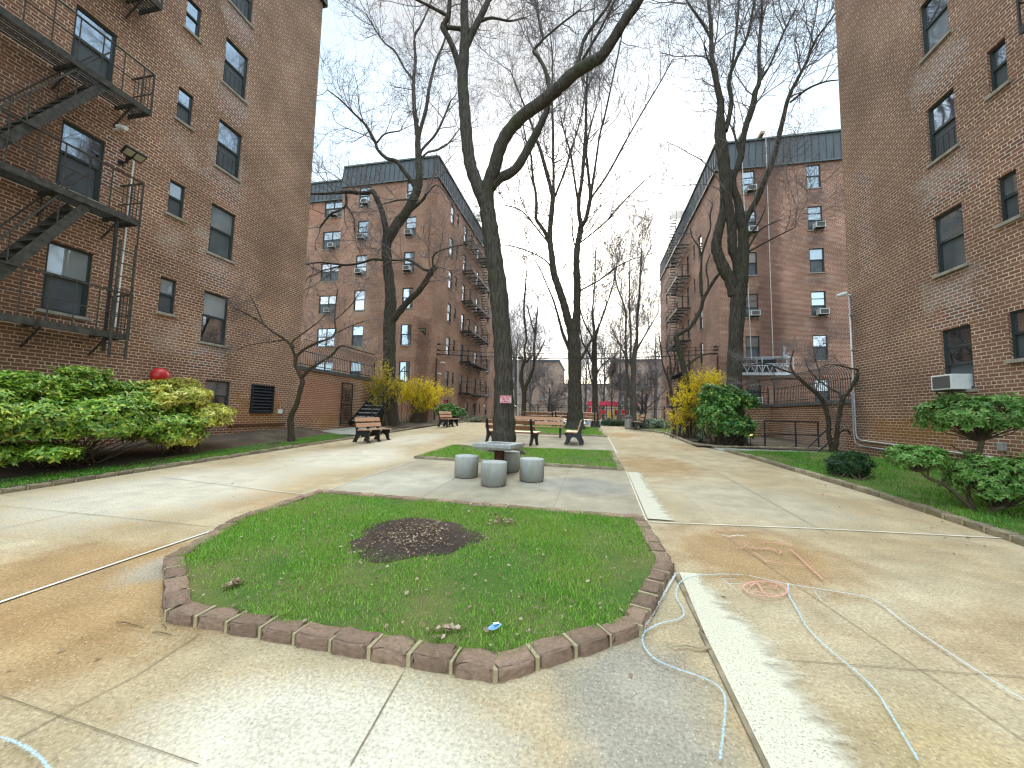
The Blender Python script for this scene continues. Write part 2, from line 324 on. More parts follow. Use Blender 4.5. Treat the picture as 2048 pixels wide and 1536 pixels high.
def stone(name, a, b, c):
    t = NT(name, .9, .2); o = t.obj(); oi = t.n('ObjectInfo').outputs['Random']
    off = t.n('VectorMath', (o, t.n('CombineXYZ', (t.math('MULTIPLY', oi, 37.), 0., 0.)).outputs[0]), operation='ADD').outputs[0]
    n1 = t.noise(off, 6., 6., .65); n2 = t.noise(off, 38., 4., .7)
    col = t.mix(t.mr(n1, .35, .68), a, b); k = t.mr(oi, 0., 1., .72, 1.25); col = t.mix(1., col, t.n('CombineColor', (k, k, k)).outputs[0], 'MULTIPLY')
    col = t.mix(t.mr(n2, .58, .75, 0., .5), col, c); col = t.mix(t.mr(t.noise(off, 3.1, 5.), .56, .7, 0., .45), col, (.2, .18, .07)); t.col(col); t.bump(t.math('ADD', n2, t.math('MULTIPLY', n1, 1.4)), 1., .03); return t.m
M_STONE = stone('brown_sandstone', (.56, .36, .25), (.37, .24, .17), (.62, .46, .34))
M_STONE2 = stone('tan_stone', (.50, .40, .26), (.33, .26, .17), (.58, .48, .35))
M_MORTAR = plain('mortar', (.34, .28, .165), .95, .1, var=.35, scale=10, bump=.5)
def wood(name, c, c2):
    t = NT(name, .5, .35); o = t.obj(); n1 = t.noise(t.mapv(o, (1.2, 16., 16.)), 2.2, 5., .6, .4); t.col(t.mix(t.mr(n1, .3, .7), c, c2)); t.bump(n1, .15, .004); return t.m
M_WOOD = wood('bench_wood_pale', (.46, .235, .125), (.56, .32, .19))
M_WOODD = wood('bench_wood_brown', (.24, .10, .05), (.32, .15, .08))
M_COPING = plain('coping_paint', (.075, .083, .075), .7, .3, var=.25, scale=3)
# ------------------------------------------------------------------ world and light
W = bpy.data.worlds.new('World'); SC.world = W; W.use_nodes = True
wt = W.node_tree; wt.nodes.clear()
def wn(typ, ins=(), **pr):
    nd = wt.nodes.new('ShaderNode'+typ)
    for k, v in pr.items(): setattr(nd, k, v)
    for k, v in (ins.items() if isinstance(ins, dict) else enumerate(ins)):
        if isinstance(v, bpy.types.NodeSocket): wt.links.new(v, nd.inputs[k])
        elif v is not None: nd.inputs[k].default_value = v
    return nd
sd = Vector(ray(1140, 585)).normalized(); SUN_AZ = math.atan2(sd.x, sd.y); SUN_EL = math.radians(24)
sundir = Vector((math.sin(SUN_AZ)*math.cos(SUN_EL), math.cos(SUN_AZ)*math.cos(SUN_EL), math.sin(SUN_EL)))
sky = wn('TexSky', sky_type='NISHITA', sun_disc=False, sun_elevation=SUN_EL, sun_rotation=SUN_AZ, air_density=1., dust_density=2.)
gen = wn('TexCoord').outputs['Generated']
sepz = wn('SeparateXYZ', (gen,)).outputs[2]
flat = wn('Mapping', {'Vector': gen, 'Scale': (1., 1., 2.2)}).outputs[0]
nz = wn('TexNoise', {'Vector': flat, 'Scale': 1.9, 'Detail': 7., 'Roughness': .55, 'Distortion': .5}).outputs[0]
cm = wn('MapRange', (nz, .47, .64, .0, 1.)).outputs[0]
zen0 = wn('MapRange', (sepz, .74, 1., 6.15, 46.), interpolation_type='SMOOTHSTEP').outputs[0]
zen_fill = wn('Math', (zen0, wn('MapRange', (wn('SeparateXYZ', (gen,)).outputs[1], -.9, .1, 10., 0.), interpolation_type='SMOOTHSTEP').outputs[0]), operation='ADD').outputs[0]     # overcast zenith, plus unseen fill brightness added to the sky behind the camera
dt = wn('VectorMath', (gen, tuple(sd)), operation='DOT_PRODUCT').outputs[1]
glow = wn('Math', (wn('MapRange', (dt, .80, 1., 0., 1.)).outputs[0], 3.), operation='POWER').outputs[0]
core = wn('Math', (wn('Math', (wn('MapRange', (dt, .972, 1., 0., 1.)).outputs[0], 2.), operation='POWER').outputs[0], 9.), operation='MULTIPLY').outputs[0]
zen_fill = wn('Math', (zen_fill, core), operation='ADD').outputs[0]
lum = wn('Math', (wn('Math', (glow, 3.6), operation='MULTIPLY').outputs[0], zen_fill), operation='ADD').outputs[0]
sh = wn('MapRange', (nz, .35, .7, .92, 1.06)).outputs[0]
lum = wn('Math', (lum, sh), operation='MULTIPLY').outputs[0]
cloud = wn('CombineColor', (wn('Math', (lum, 1.0), operation='MULTIPLY').outputs[0], wn('Math', (lum, .995), operation='MULTIPLY').outputs[0], lum)).outputs[0]
thin = wn('Mix', data_type='RGBA', blend_type='ADD'); thin.inputs[0].default_value = 1.
wt.links.new(sky.outputs[0], thin.inputs[6]); 
thinc = wn('CombineColor', (wn('Math', (lum, .64), operation='MULTIPLY').outputs[0], wn('Math', (lum, .86), operation='MULTIPLY').outputs[0], wn('Math', (lum, .98), operation='MULTIPLY').outputs[0])).outputs[0]
wt.links.new(thinc, thin.inputs[7])
mx = wn('Mix', data_type='RGBA'); wt.links.new(cm, mx.inputs[0]); wt.links.new(thin.outputs[2], mx.inputs[6]); wt.links.new(cloud, mx.inputs[7])
bg = wn('Background', {'Color': mx.outputs[2], 'Strength': .1}); wo = wn('OutputWorld', (bg.outputs[0],))
sl = bpy.data.lights.new('sun', 'SUN'); sl.energy = 2.1; sl.angle = math.radians(22); sl.color = (1., .90, .74)
so = bpy.data.objects.new('sun', sl); COL.objects.link(so); so.rotation_euler = (-sundir).to_track_quat('-Z', 'Y').to_euler(); so.location = (0, 20, 40)
cam = bpy.data.cameras.new('camera'); co = bpy.data.objects.new('camera', cam); COL.objects.link(co); SC.camera = co
cam.sensor_fit = 'HORIZONTAL'; cam.sensor_width = 36.; cam.lens = FPX/2048*36; cam.clip_start = .05; cam.clip_end = 3000
co.matrix_world = Matrix(((_r[0], _u[0], -_f[0], 0), (_r[1], _u[1], -_f[1], 0), (_r[2], _u[2], -_f[2], H), (0, 0, 0, 1)))
SC.view_settings.view_transform = 'Standard'; SC.view_settings.look = 'None'; SC.view_settings.exposure = .5; SC.view_settings.gamma = 1.
SC.render.engine = 'CYCLES'; SC.cycles.use_denoising = True; SC.cycles.filter_width = 1.25; SC.cycles.max_bounces = 6; SC.cycles.diffuse_bounces = 4; SC.cycles.transparent_max_bounces = 12
SC.cycles.caustics_reflective = False; SC.cycles.caustics_refractive = False
# ================================================================== GROUND, PATHS, BEDS
def grid_sheet(name, xs, ys, mat, dz=0.):
    X, Y = np.meshgrid(xs, ys); Z = gz(X, Y)+dz; nx = len(xs); ny = len(ys)
    V = np.stack([X, Y, Z], -1).reshape(-1, 3); i = np.arange(nx*ny).reshape(ny, nx)
    F = np.stack([i[:-1, :-1], i[:-1, 1:], i[1:, 1:], i[1:, :-1]], -1).reshape(-1, 4)
    return amesh(name, V, F, mat, True)
xs = np.unique(np.r_[np.linspace(-900, -60, 8), np.linspace(-60, 60, 41), np.linspace(60, 900, 8), np.arange(-11, 8, .4)])
ys = np.unique(np.r_[np.linspace(-60, -8, 6), np.linspace(-8, 26, 8), np.arange(26, 56, .5), np.linspace(56, 1500, 20)])
struct(put('ground', grid_sheet('ground', xs, ys, M_GROUND)))
def flat_poly(name, pts, dz, mat, kind='structure'):
    me = bpy.data.meshes.new(name); me.from_pydata([(float(p[0]), float(p[1]), gzf(p[0], p[1])+dz) for p in pts], [], [tuple(range(len(pts)))]); me.materials.append(mat)
    if me.polygons[0].normal.z < 0: me.flip_normals()
    o = put(name, me); o['kind'] = kind; return o
flat_poly('path', [(-9.14, -8), (4.9, -8), (4.95, 8), (4.6, 12.5), (4.35, 14.3), (3.72, 15.9), (3.66, 21), (2.4, 23.4), (2.0, 26), (-8.6, 26), (-9.1, 22), (-9.14, 14)], .004, M_PATH)
flat_poly('chess_pad', [(-4.44, 5.75), (.70, 5.62), (.76, 9.5), (-4.62, 9.75)], .008, M_PLAZA)
flat_poly('bench_pad', [(-4.6, 12.6), (.70, 12.72), (.66, 18.0), (-4.6, 18.6)], .008, M_PLAZA)
flat_poly('landing', [(-12.05, 14.15), (-9.0, 14.3), (-9.0, 15.7), (-10.2, 15.9), (-10.4, 19.0), (-12.05, 19.0)], .10, M_LANDING)
flat_poly('side_walk', [(4.42, 14.0), (8.5, 14.75), (8.5, 15.6), (4.2, 15.0)], .012, M_LANDING)
flat_poly('areaway_floor', [(4.4, 15.2), (8.5, 15.75), (8.5, 24.), (4.4, 24.)], .01, M_LANDING)
def ribbon(pts, w, closed=False):
    P = np.asarray(pts, float); n = len(P); T = np.gradient(P, axis=0); T /= np.linalg.norm(T, axis=1, keepdims=True)+1e-9
    Nn = np.stack([-T[:, 1], T[:, 0]], -1); ws = np.asarray(w) if hasattr(w, '__len__') else np.full(n, w)
    A = P+Nn*ws[:, None]/2; B = P-Nn*ws[:, None]/2; V = np.empty((2*n, 2)); V[0::2] = A; V[1::2] = B
    i = np.arange(n-1)*2; F = np.stack([i, i+1, i+3, i+2], -1)
    uv = np.zeros((2*n, 2)); uv[1::2, 0] = 1; d = np.r_[0, np.cumsum(np.linalg.norm(np.diff(P, axis=0), axis=1))]; uv[0::2, 1] = d; uv[1::2, 1] = d
    return V, F, uv
def smooth_line(p, k=8):
    p = [np.asarray(q, float) for q in p]; p = [2*p[0]-p[1]]+p+[2*p[-1]-p[-2]]; out = []
    for i in range(1, len(p)-2):
        for t in np.arange(k)/k:
            a, b, c, d = p[i-1:i+3]; out.append(.5*(2*b+(c-a)*t+(2*a-5*b+4*c-d)*t*t+(3*b-a-3*c+d)*t**3))
    return np.array(out+[p[-2]])
def marks(name, lines, mat, dz, smooth=False):
    VV = []; FF = []; UU = []; n = 0
    for pts, w in lines:
        if smooth and len(pts) > 2: pts = smooth_line(pts)
        pts = np.asarray(pts, float)
        V, F, uv = ribbon(pts[:, :2], w); V3 = np.c_[V, gz(V[:, 0], V[:, 1])+dz]; VV.append(V3); FF.append(F+n); UU.append(uv); n += len(V)
    me = amesh(name, np.concatenate(VV), np.concatenate(FF), mat, uv=np.concatenate(UU))
    if me.polygons[0].normal.z < 0: me.flip_normals()
    return put(name, me)
g2 = lambda *pp: [G(x, y)[:2] for x, y in pp]
# control joints and white caulk lines
struct(marks('path_joint', [(g2((8, 1495), (115, 1437), (273, 1354), (397, 1273)), .005), (g2((0, 1395), (397, 1534)), .005), (g2((805, 1350), (700, 1536)), .007),
    (g2((1440, 1312), (1700, 1333), (2048, 1358)), .006), (g2((1430, 1060), (1560, 1150), (2048, 1485)), .005), ([(-9.0, 4.0), (-6.5, 4.02), (-4.5, 4.0)], .007),
    ([(-6.8, 2.), (-6.85, 12), (-6.8, 24)], .008), ([(.8, 10.9), (4.8, 10.9)], .008), ([(.8, 14.), (4.4, 14.)], .008), ([(-9.1, 11.), (-4.6, 10.9)], .008), ([(-9.1, 16.), (-4.6, 16.)], .008), ([(-9.1, 20.), (-4.6, 20.)], .008),
    ([(-.55, 5.75), (-.5, 9.6)], .007), ([(-2.7, 5.8), (-2.7, 9.7)], .006), ([(.8, 7.4), (4.9, 7.35)], .007), ([(2.9, 5.6), (2.85, 14.), (2.6, 24.)], .007)], M_JOINTD, .0125))
struct(marks('lane_joint', [(g2((1300, 1046), (1650, 1060), (2035, 1080)), .022), ([(-4.43, -3.), (-4.42, 2.22), (-4.40, 4.0)], .032), ([(-4.45, 5.8), (-4.5, 9.5)], .022), ([(.79, 12.6), (.75, 18.)], .035),
    (g2((330, 955), (560, 985), (612, 990)), .02), ([(.74, 5.6), (.8, 9.3)], .02)], M_JOINTW, .0165))
struct(marks('open_joint', [([(.795, -3.), (.79, 2.), (.785, 3.05)], .07), ([(.785, 3.0), (.78, 4.05)], .03)], M_JOINTD, .0205))
struct(marks('worn_stripe', [([(1.03, -3.), (1.03, 3.), (.93, 4.0)], [.50, .50, .22]), ([(.98, 5.66), (1.0, 9.2)], [.42, .36])], M_STRIP, .0245))
struct(marks('white_edge_line', [(g2((1283, 1272), (1352, 1152)), .035)], M_CH_WHITE, .0285))
struct(marks('crack', [(g2((1328, 1292), (1350, 1302), (1372, 1300), (1398, 1306), (1420, 1303)), [.004, .012, .014, .02, .03])], M_JOINTD, .0285))
# ---------------------------------------------------------------- chalk
def chalk(label, lines, mat, dz=.0325, wm=.022, **k):
    return tag(marks('chalk_drawing', [(g2(*l), w*.72) for l, w in lines], mat, dz, True), label, 'chalk drawing', 'chalk drawings on the path')
z4 = lambda *pp: [(1200+x*.41406, 960+y*.41406) for x, y in pp]       # enlarged view of the right lane -> photograph
z5 = lambda *pp: [(1380+x*.20508, 1020+y*.20508) for x, y in pp]
chalk('wavy pale blue chalk line running along the open joint beside the octagonal lawn', [(z4((690, 473), (560, 472), (440, 482), (390, 510), (372, 545), (372, 590), (395, 630), (405, 668), (380, 692), (300, 712), (235, 742), (208, 775), (212, 825), (260, 885), (350, 930), (450, 965), (545, 1005), (598, 1060), (605, 1150), (595, 1260), (580, 1391)), .026)], M_CH_BLUE)
chalk('long blue chalk line curving from the top arc down to the lower path edge', [(z4((910, 522), (912, 570), (950, 640), (1000, 730), (1080, 815), (1165, 890), (1260, 970), (1335, 1050), (1400, 1150), (1470, 1270), (1540, 1391)), .026)], M_CH_BLUE)
chalk('outer pale blue chalk arc sweeping right across the lane joints', [(z4((720, 478), (910, 520), (1130, 555), (1290, 585), (1360, 620), (1480, 715), (1640, 825), (1820, 945), (1950, 1030), (2048, 1088)), .022)], M_CH_PALE)
chalk('thin faint pink chalk line crossing the two blue lines', [(z4((290, 935), (350, 922), (470, 935), (590, 940)), .012), (z4((800, 915), (960, 902), (1160, 890), (1230, 850), (1330, 838), (1500, 838), (1650, 815)), .012)], M_CH_PINKW, .0365)
chalk('pale chalk letter F left of the circled pink number', [(z5((315, 712), (452, 820)), .012), (z5((315, 712), (447, 712)), .012), (z5((345, 757), (505, 760)), .012)], M_CH_PALE, .0365)
chalk('pale chalk letter F right of the circled pink number', [(z5((1215, 828), (1280, 930)), .012), (z5((1220, 830), (1385, 862)), .012), (z5((1255, 882), (1400, 905)), .010)], M_CH_PALE, .0365)
cir = [(735+212*math.cos(a)-15*math.sin(a), 810+72*math.sin(a)+22*math.cos(a)) for a in np.linspace(0, 2*PI, 28)]
chalk('pink chalk number one inside a pink circle', [(z5(*cir), .020), (z5((660, 750), (710, 838)), .018), (z5((583, 790), (625, 760), (660, 750)), .016), (z5((600, 830), (800, 862)), .016), (z5((770, 775), (830, 785), (860, 812)), .012), (z5((850, 770), (835, 805)), .012), (z5((800, 790), (850, 800)), .012)], M_CH_PINK, .0365)
chalk('handwritten pink chalk names above a pink angled line', [(z5((480, 352), (600, 355)), .011), (z5((530, 355), (545, 375), (530, 392), (480, 398), (450, 388)), .012), (z5((560, 378), (575, 398), (600, 398), (612, 385), (622, 405), (640, 412)), .011), (z5((640, 395), (655, 412), (680, 398), (700, 410), (725, 400), (740, 412), (775, 402), (790, 420)), .012), (z5((800, 402), (870, 455), (885, 430), (825, 415)), .013),
    (z5((680, 335), (720, 352), (735, 338), (790, 350)), .011), (z5((800, 352), (850, 350), (870, 362), (900, 355), (930, 362), (950, 352), (985, 365), (995, 380), (960, 378)), .011),
    (z5((620, 442), (700, 495), (735, 538), (760, 535), (950, 560), (1125, 580)), .013)], M_CH_PINK, .0365)
chalk('straight pink chalk stroke lying along a dark joint', [(z5((980, 420), (1080, 510), (1160, 590), (1300, 718)), .016)], M_CH_PINK, .0405)
chalk('flat pink chalk oval around a white smudge', [(z5((215, 248), (300, 228), (450, 222), (600, 225), (720, 245), (800, 272)), .012), (z5((215, 248), (300, 262)), .01)], M_CH_PINK, .0365)
chalk('white chalk smudge inside the flat pink oval', [(z5((305, 272), (380, 290), (460, 278), (545, 288)), .05)], M_CH_WHITE, .0405)
chalk('smudged pink chalk loop touching the white cross joint', [(z5((130, 92), (100, 115), (150, 130), (300, 128), (520, 145)), .025), (z5((130, 92), (250, 95), (400, 108), (520, 138)), .014)], M_CH_PINKW, .0365)
chalk('straight white chalk stroke slanting over the white cross joint', [(z4((375, 55), (450, 105), (530, 180), (570, 215), (612, 243)), .012)], M_CH_WHITE, .0405)
chalk('faint white chalk swirls at the middle of the right lane', [(g2 and [(1440, 968), (1475, 962), (1480, 970), (1440, 978), (1420, 985), (1470, 990), (1482, 984)], .014), ([(1370, 940), (1382, 948), (1378, 955)], .01)], M_CH_WHITE, .0365)
chalk('white chalk scribble on the brown patch of the left lane', [([(430, 1005), (490, 1008), (540, 1010), (575, 1000)], .014), ([(470, 985), (500, 992), (520, 985)], .012)], M_CH_WHITE, .0365)
chalk('bright blue chalk stroke at the lower left corner', [([(0, 1490), (30, 1502), (60, 1518), (85, 1540), (100, 1560)], .03)], M_CH_BLUE, .0365)
# ---------------------------------------------------------------- raised lawns and beds
def poly_clip_pts(poly, n):                # random points inside a polygon
    P = np.asarray(poly)[:, :2]; lo = P.min(0); hi = P.max(0); out = []
    tot = 0
    while tot < n:
        q = rng.uniform(lo, hi, (n*2, 2)); ins = np.zeros(len(q), bool); j = len(P)-1
        for i in range(len(P)):
            c = ((P[i, 1] > q[:, 1]) != (P[j, 1] > q[:, 1])) & (q[:, 0] < (P[j, 0]-P[i, 0])*(q[:, 1]-P[i, 1])/(P[j, 1]-P[i, 1]+1e-12)+P[i, 0]); ins ^= c; j = i
        out.append(q[ins]); tot += ins.sum()
    return np.concatenate(out)[:n]
def noise2(p, s, seed=0):                  # cheap smooth noise
    r = np.random.default_rng(seed); o = np.zeros(len(p))
    for k in range(6):
        a = r.uniform(0, 2*PI); f = s*(.6+.5*k); o += np.sin(p[:, 0]*f*math.cos(a)+p[:, 1]*f*math.sin(a)+r.uniform(0, 6))/(1+.4*k)
    return o/2.2
def grass(label, poly, n, h, w, mat, zf, hole=None):
    p = poly_clip_pts(poly, n)
    if hole is not None:
        d = np.hypot((p[:, 0]-hole[0])/hole[2], (p[:, 1]-hole[1])/hole[3])+.17*noise2(p, 9, 3)+rng.normal(0, .05, len(p)); p = p[d > 1]
    nn = noise2(p, 3.2, 5); keep = rng.uniform(size=len(p)) < np.clip(.78+.8*nn, .12, 1); p = p[keep]; n = len(p); nn = nn[keep]
    z = zf(p[:, 0], p[:, 1]); hh = h*rng.uniform(.45, 1.25, n)*(1+.25*nn); az = rng.uniform(0, 2*PI, n); ln = hh*rng.uniform(.1, .9, n); a2 = az+rng.uniform(1.0, 2.2, n)
    wv = np.stack([np.cos(az), np.sin(az), 0*az], -1)*w*rng.uniform(.6, 1.3, n)[:, None]/2; b = np.c_[p, z-.01]
    tip = b+np.stack([np.cos(a2)*ln, np.sin(a2)*ln, hh], -1); mid = b+np.stack([np.cos(a2)*ln*.35, np.sin(a2)*ln*.35, hh*.6], -1)
    V = np.stack([b-wv, b+wv, mid+wv*.7, mid-wv*.7, tip], 1).reshape(-1, 3); i = np.arange(n)[:, None]*5
    return tag(put('grass', amesh('grass', V, [i+np.array([0, 1, 2, 3]), i+np.array([3, 2, 4])], mat)), label, 'grass', kind='stuff')
def off(f, dz): return lambda x, y: gz(x, y)+dz
BED1 = [(-.52, 2.25), (.36, 2.9), (.79, 4.05), (.70, 5.6), (-4.43, 5.78), (-4.42, 4.2), (-3.95, 3.02), (-2.97, 2.31)]
BED2 = [(.76, 9.42), (.68, 12.7), (-4.66, 12.6), (-4.66, 9.72)]
BED3 = [(.72, 18.0), (.45, 23.2), (-.6, 24.6), (-4.0, 24.6), (-4.66, 22.5), (-4.66, 18.5)]
def inset(poly, d):
    P = np.asarray(poly, float); n = len(P); out = []
    area = sum(P[i, 0]*P[(i+1) % n, 1]-P[(i+1) % n, 0]*P[i, 1] for i in range(n)); s = 1 if area > 0 else -1
    for i in range(n):
        a = P[i]-P[i-1]; b = P[(i+1) % n]-P[i]; na = np.array([-a[1], a[0]])/np.linalg.norm(a); nb = np.array([-b[1], b[0]])/np.linalg.norm(b)
        m = na+nb; m /= np.linalg.norm(m); out.append(P[i]+s*m*d/max(.5, m@na))
    return np.array(out)
def lawn(name, poly, dz, mat=None): return flat_poly(name, inset(poly, .10), dz, mat or M_LAWN)
lawn('lawn', BED1, .062); lawn('lawn', BED2, .06); lawn('lawn', BED3, .06)
HOLE = (-1.95, 4.15, .66, .62)
grass('short green grass of the octagonal lawn in front', inset(BED1, .09), 125000, .042, .0055, M_GRASS, off(gz, .062), HOLE)
grass('green grass around the big tree behind the chess table', inset(BED2, .09), 42000, .045, .009, M_GRASS, off(gz, .06), (-2.62, 11.55, .75, .6))
grass('green grass of the far lawn behind the bench pad', inset(BED3, .09), 30000, .05, .014, M_GRASS, off(gz, .06))
# bare soil patch of the front lawn, slightly heaped
a = np.linspace(0, 2*PI, 41)[:-1]; V = [(HOLE[0], HOLE[1], gzf(HOLE[0], HOLE[1])+.10)]; F = []
for k, rr in enumerate((.35, .7, 1.06)):
    for j, t in enumerate(a):
        q = rr*(1+.10*math.sin(3*t+1)+.06*math.sin(7*t)); x = HOLE[0]+q*HOLE[2]*math.cos(t); y = HOLE[1]+q*HOLE[3]*math.sin(t); V.append((x, y, gzf(x, y)+(.096, .086, .066)[k]+rng.uniform(-.006, .006)))
F3 = [(0, 1+j, 1+(j+1) % 40) for j in range(40)]; F4 = [(1+k*40+j, 41+k*40+j, 41+k*40+(j+1) % 40, 1+k*40+(j+1) % 40) for k in range(2) for j in range(40)]
struct(put('soil_patch', amesh('soil_patch', V, [np.array(F3), np.array(F4)], M_MULCH, True)))
def litter(label, pts, z, size, mat=M_LITTER):
    n = len(pts); az = rng.uniform(0, 2*PI, n); s = size*rng.uniform(.5, 1.4, n); t = np.stack([np.cos(az), np.sin(az), rng.uniform(-.3, .5, n)], -1)*s[:, None]; q = np.stack([-np.sin(az), np.cos(az), rng.uniform(-.3, .4, n)], -1)*s[:, None]*.36
    b = np.c_[pts, z]; up = np.zeros((n, 3)); up[:, 2] = s*rng.uniform(.05, .3, n)
    V = np.stack([b-t/2, b+q+up, b+t/2, b-q+up*.4], 1).reshape(-1, 3); i = np.arange(n)[:, None]*4
    return tag(put('leaf_litter', amesh('leaf_litter', V, [i+np.array([0, 1, 2]), i+np.array([0, 2, 3])], mat)), label, 'leaf litter', kind='stuff')
p = poly_clip_pts(inset(BED1, .12), 420); litter('dry brown leaves scattered on the octagonal lawn', p, gz(p[:, 0], p[:, 1])+.092, .034)
p = np.concatenate([np.array(G(465, 1173, .07)[:2])+rng.normal(0, .03, (22, 2)), np.array(G(1000, 1045, .07)[:2])+rng.normal(0, .1, (40, 2)), np.array(G(885, 1268, .07)[:2])+rng.normal(0, .06, (20, 2))]); litter('clumps of pale crumpled leaves on the octagonal lawn', p, gz(p[:, 0], p[:, 1])+.095, .05)
p = np.array(HOLE[:2])+rng.normal(0, .27, (900, 2)); litter('wood chips and dry stalks on the bare soil patch', p, gz(p[:, 0], p[:, 1])+.108, .024)
p = poly_clip_pts([(-4.6, 9.9), (.6, 9.6), (.6, 12.6), (-4.6, 12.5)], 160); litter('dry leaves under the big tree', p, gz(p[:, 0], p[:, 1])+.09, .05)
p = np.concatenate([np.c_[rng.uniform(-9.0, 4.4, 60), rng.uniform(1.6, 16, 60)], np.array([-3.0, 2.2])+rng.normal(0, .35, (10, 2)), np.c_[rng.uniform(3.8, 4.8, 30), rng.uniform(4, 12, 30)]]); litter('small dry leaf scraps lying on the concrete path', p, gz(p[:, 0], p[:, 1])+.016, .035)
# left bed: grass strip by the kerb, soil rising to the wall
def bedz(x, y): return gz(x, y)+.07+.26*np.clip((-9.9-np.asarray(x))/2.1, 0, 1)
def bed_sheet(name, x0, x1, y0, y1, zf, mat):
    X, Y = np.meshgrid(np.linspace(x0, x1, 14), np.linspace(y0, y1, 24)); Z = zf(X, Y)+rng.uniform(-.008, .008, X.shape); i = np.arange(X.size).reshape(X.shape)
    return struct(put(name, amesh(name, np.stack([X, Y, Z], -1).reshape(-1, 3), np.stack([i[:-1, :-1], i[:-1, 1:], i[1:, 1:], i[1:, :-1]], -1).reshape(-1, 4), mat, True)))
bed_sheet('planting_bed', -12.08, -9.2, -3., 14.2, bedz, M_SOIL)
bed_sheet('planting_bed', -12.08, -9.05, 19.0, 27.3, lambda x, y: gz(x, y)+.08, M_SOIL); bed_sheet('planting_bed', -10.35, -9.1, 15.7, 19.02, lambda x, y: gz(x, y)+.06, M_SOIL)
grass('narrow strip of grass along the left kerb', [(-9.28, 1.), (-9.26, 14.1), (-10.35, 14.1), (-10.1, 8.), (-9.9, 1.)], 26000, .05, .011, M_GRASSR, bedz)
p = poly_clip_pts([(-9.3, 1.), (-9.3, 14.), (-11.9, 14.), (-11.9, 1.)], 260); litter('dry leaves on the left planting bed', p, bedz(p[:, 0], p[:, 1])+.03, .05)
rl = lambda x, y: gz(x, y)+.06
RL = [(5.0, -3.), (5.02, 8.), (4.72, 12.4), (4.5, 13.95), (8.5, 14.6), (8.5, -3.)]
flat_poly('lawn', RL, .06, M_LAWN)
grass('deep green grass of the right lawn below the brick wall', RL, 85000, .055, .011, M_GRASSR, rl, (6.3, 5.2, .75, .42))
bed_sheet('planting_bed', 3.75, 8.5, 15.1, 27.9, lambda x, y: gz(x, y)+.05, M_SOIL)
flat_poly('lawn', [(3.7, 21.), (2.5, 23.5), (2.1, 26.), (8., 26.), (8., 21.)], .07, M_LAWN)
p = np.array([6.3, 5.2])+rng.normal(0, 1, (90, 2))*(.5, .28); litter('dry leaves on the soil below the cloud pruned shrub', p, rl(p[:, 0], p[:, 1])+.02, .04)
p = poly_clip_pts(RL, 140); litter('pale petals and leaf scraps on the right lawn', p, rl(p[:, 0], p[:, 1])+.05, .03)
# ---------------------------------------------------------------- stone kerbs
import bmesh
def stone_mesh(name, mat, seed):
    bm = bmesh.new(); bmesh.ops.create_cube(bm, size=1.); bmesh.ops.bevel(bm, geom=bm.edges[:], offset=.09, segments=1, affect='EDGES')
    bmesh.ops.subdivide_edges(bm, edges=bm.edges[:], cuts=2, use_grid_fill=True); r = np.random.default_rng(seed)
    for v in bm.verts:
        v.co += Vector(r.normal(0, .026, 3)); v.co.y += .05*math.sin(v.co.x*5+seed)*(v.co.z+.5); v.co.z += .03*math.sin(v.co.x*6+seed*2)
    me = bpy.data.meshes.new(name); bm.to_mesh(me); bm.free(); me.polygons.foreach_set('use_smooth', [True]*len(me.polygons)); me.materials.append(mat); return me
ST1 = [stone_mesh('kerb_stone', M_STONE, i) for i in range(6)]; ST2 = [stone_mesh('kerb_stone', M_STONE2, 20+i) for i in range(6)]
def kerb(label, pts, meshes, sl, w, h, closed=False, zf=gz, base=0., side=1):
    P = [np.asarray(q, float)[:2] for q in pts]; P = P+[P[0]] if closed else P
    root = thing('stone_edging', (P[0][0], P[0][1], float(zf(*P[0]))), label, 'stone edging', 'stone edgings along lawns and beds'); mj = MB().box(-.010, .010, -w*.5, w*.5, -.03, h*.93).mesh('mortar_joint', M_MORTAR, bevel=.004)
    for a, b in zip(P[:-1], P[1:]):
        d = b-a; L = np.linalg.norm(d); k = max(1, round(L/sl)); u = d/L; nrm = np.array([-u[1], u[0]])*side; rz = math.atan2(u[1], u[0])
        for j in range(k):
            c = a+u*L*(j+.5)/k+nrm*(w/2); z = float(zf(*c)); s = L/k
            o = put('kerb_stone', meshes[int(rng.integers(len(meshes)))], root, False, (c[0], c[1], z+base+h/2-.03), rz+rng.normal(0, .025), (s-.012-rng.uniform(0, .02), w*rng.uniform(.9, 1.05), h+.06+rng.uniform(-.012, .012)))
            o.rotation_euler[1] = -math.atan(S*u[1]); o.matrix_parent_inverse = world_m(root).inverted()
            q = a+u*L*j/k+nrm*(w/2); z = float(zf(*q)); put('mortar_joint', mj, root, False, (q[0], q[1], z+base), rz+rng.normal(0, .05), (rng.uniform(.7, 1.5), 1, 1))
    return root
kerb('brown sandstone edging around the octagonal front lawn', BED1[::-1] if False else BED1, ST1, .27, .155, .085, True)
kerb('stone edging around the lawn of the big tree behind the chess table', BED2, ST2, .3, .15, .07, True)
kerb('stone edging around the far lawn behind the bench pad', BED3, ST2, .34, .15, .07, True)
kerb('long low stone edging along the left planting bed', [(-9.12, 2.), (-9.18, 6.), (-9.2, 10.), (-9.05, 14.1)], ST2, .3, .13, .075, side=1)
kerb('short stone edging of the left bed in front of the forsythias', [(-9.1, 15.7), (-9.15, 19.), (-9.1, 22.), (-8.6, 25.5)], ST2, .32, .13, .08)
kerb('long stone edging along the right lawn', [(4.9, 1.), (4.95, 8.), (4.62, 12.4), (4.38, 14.2)], ST2, .31, .15, .09, side=-1)
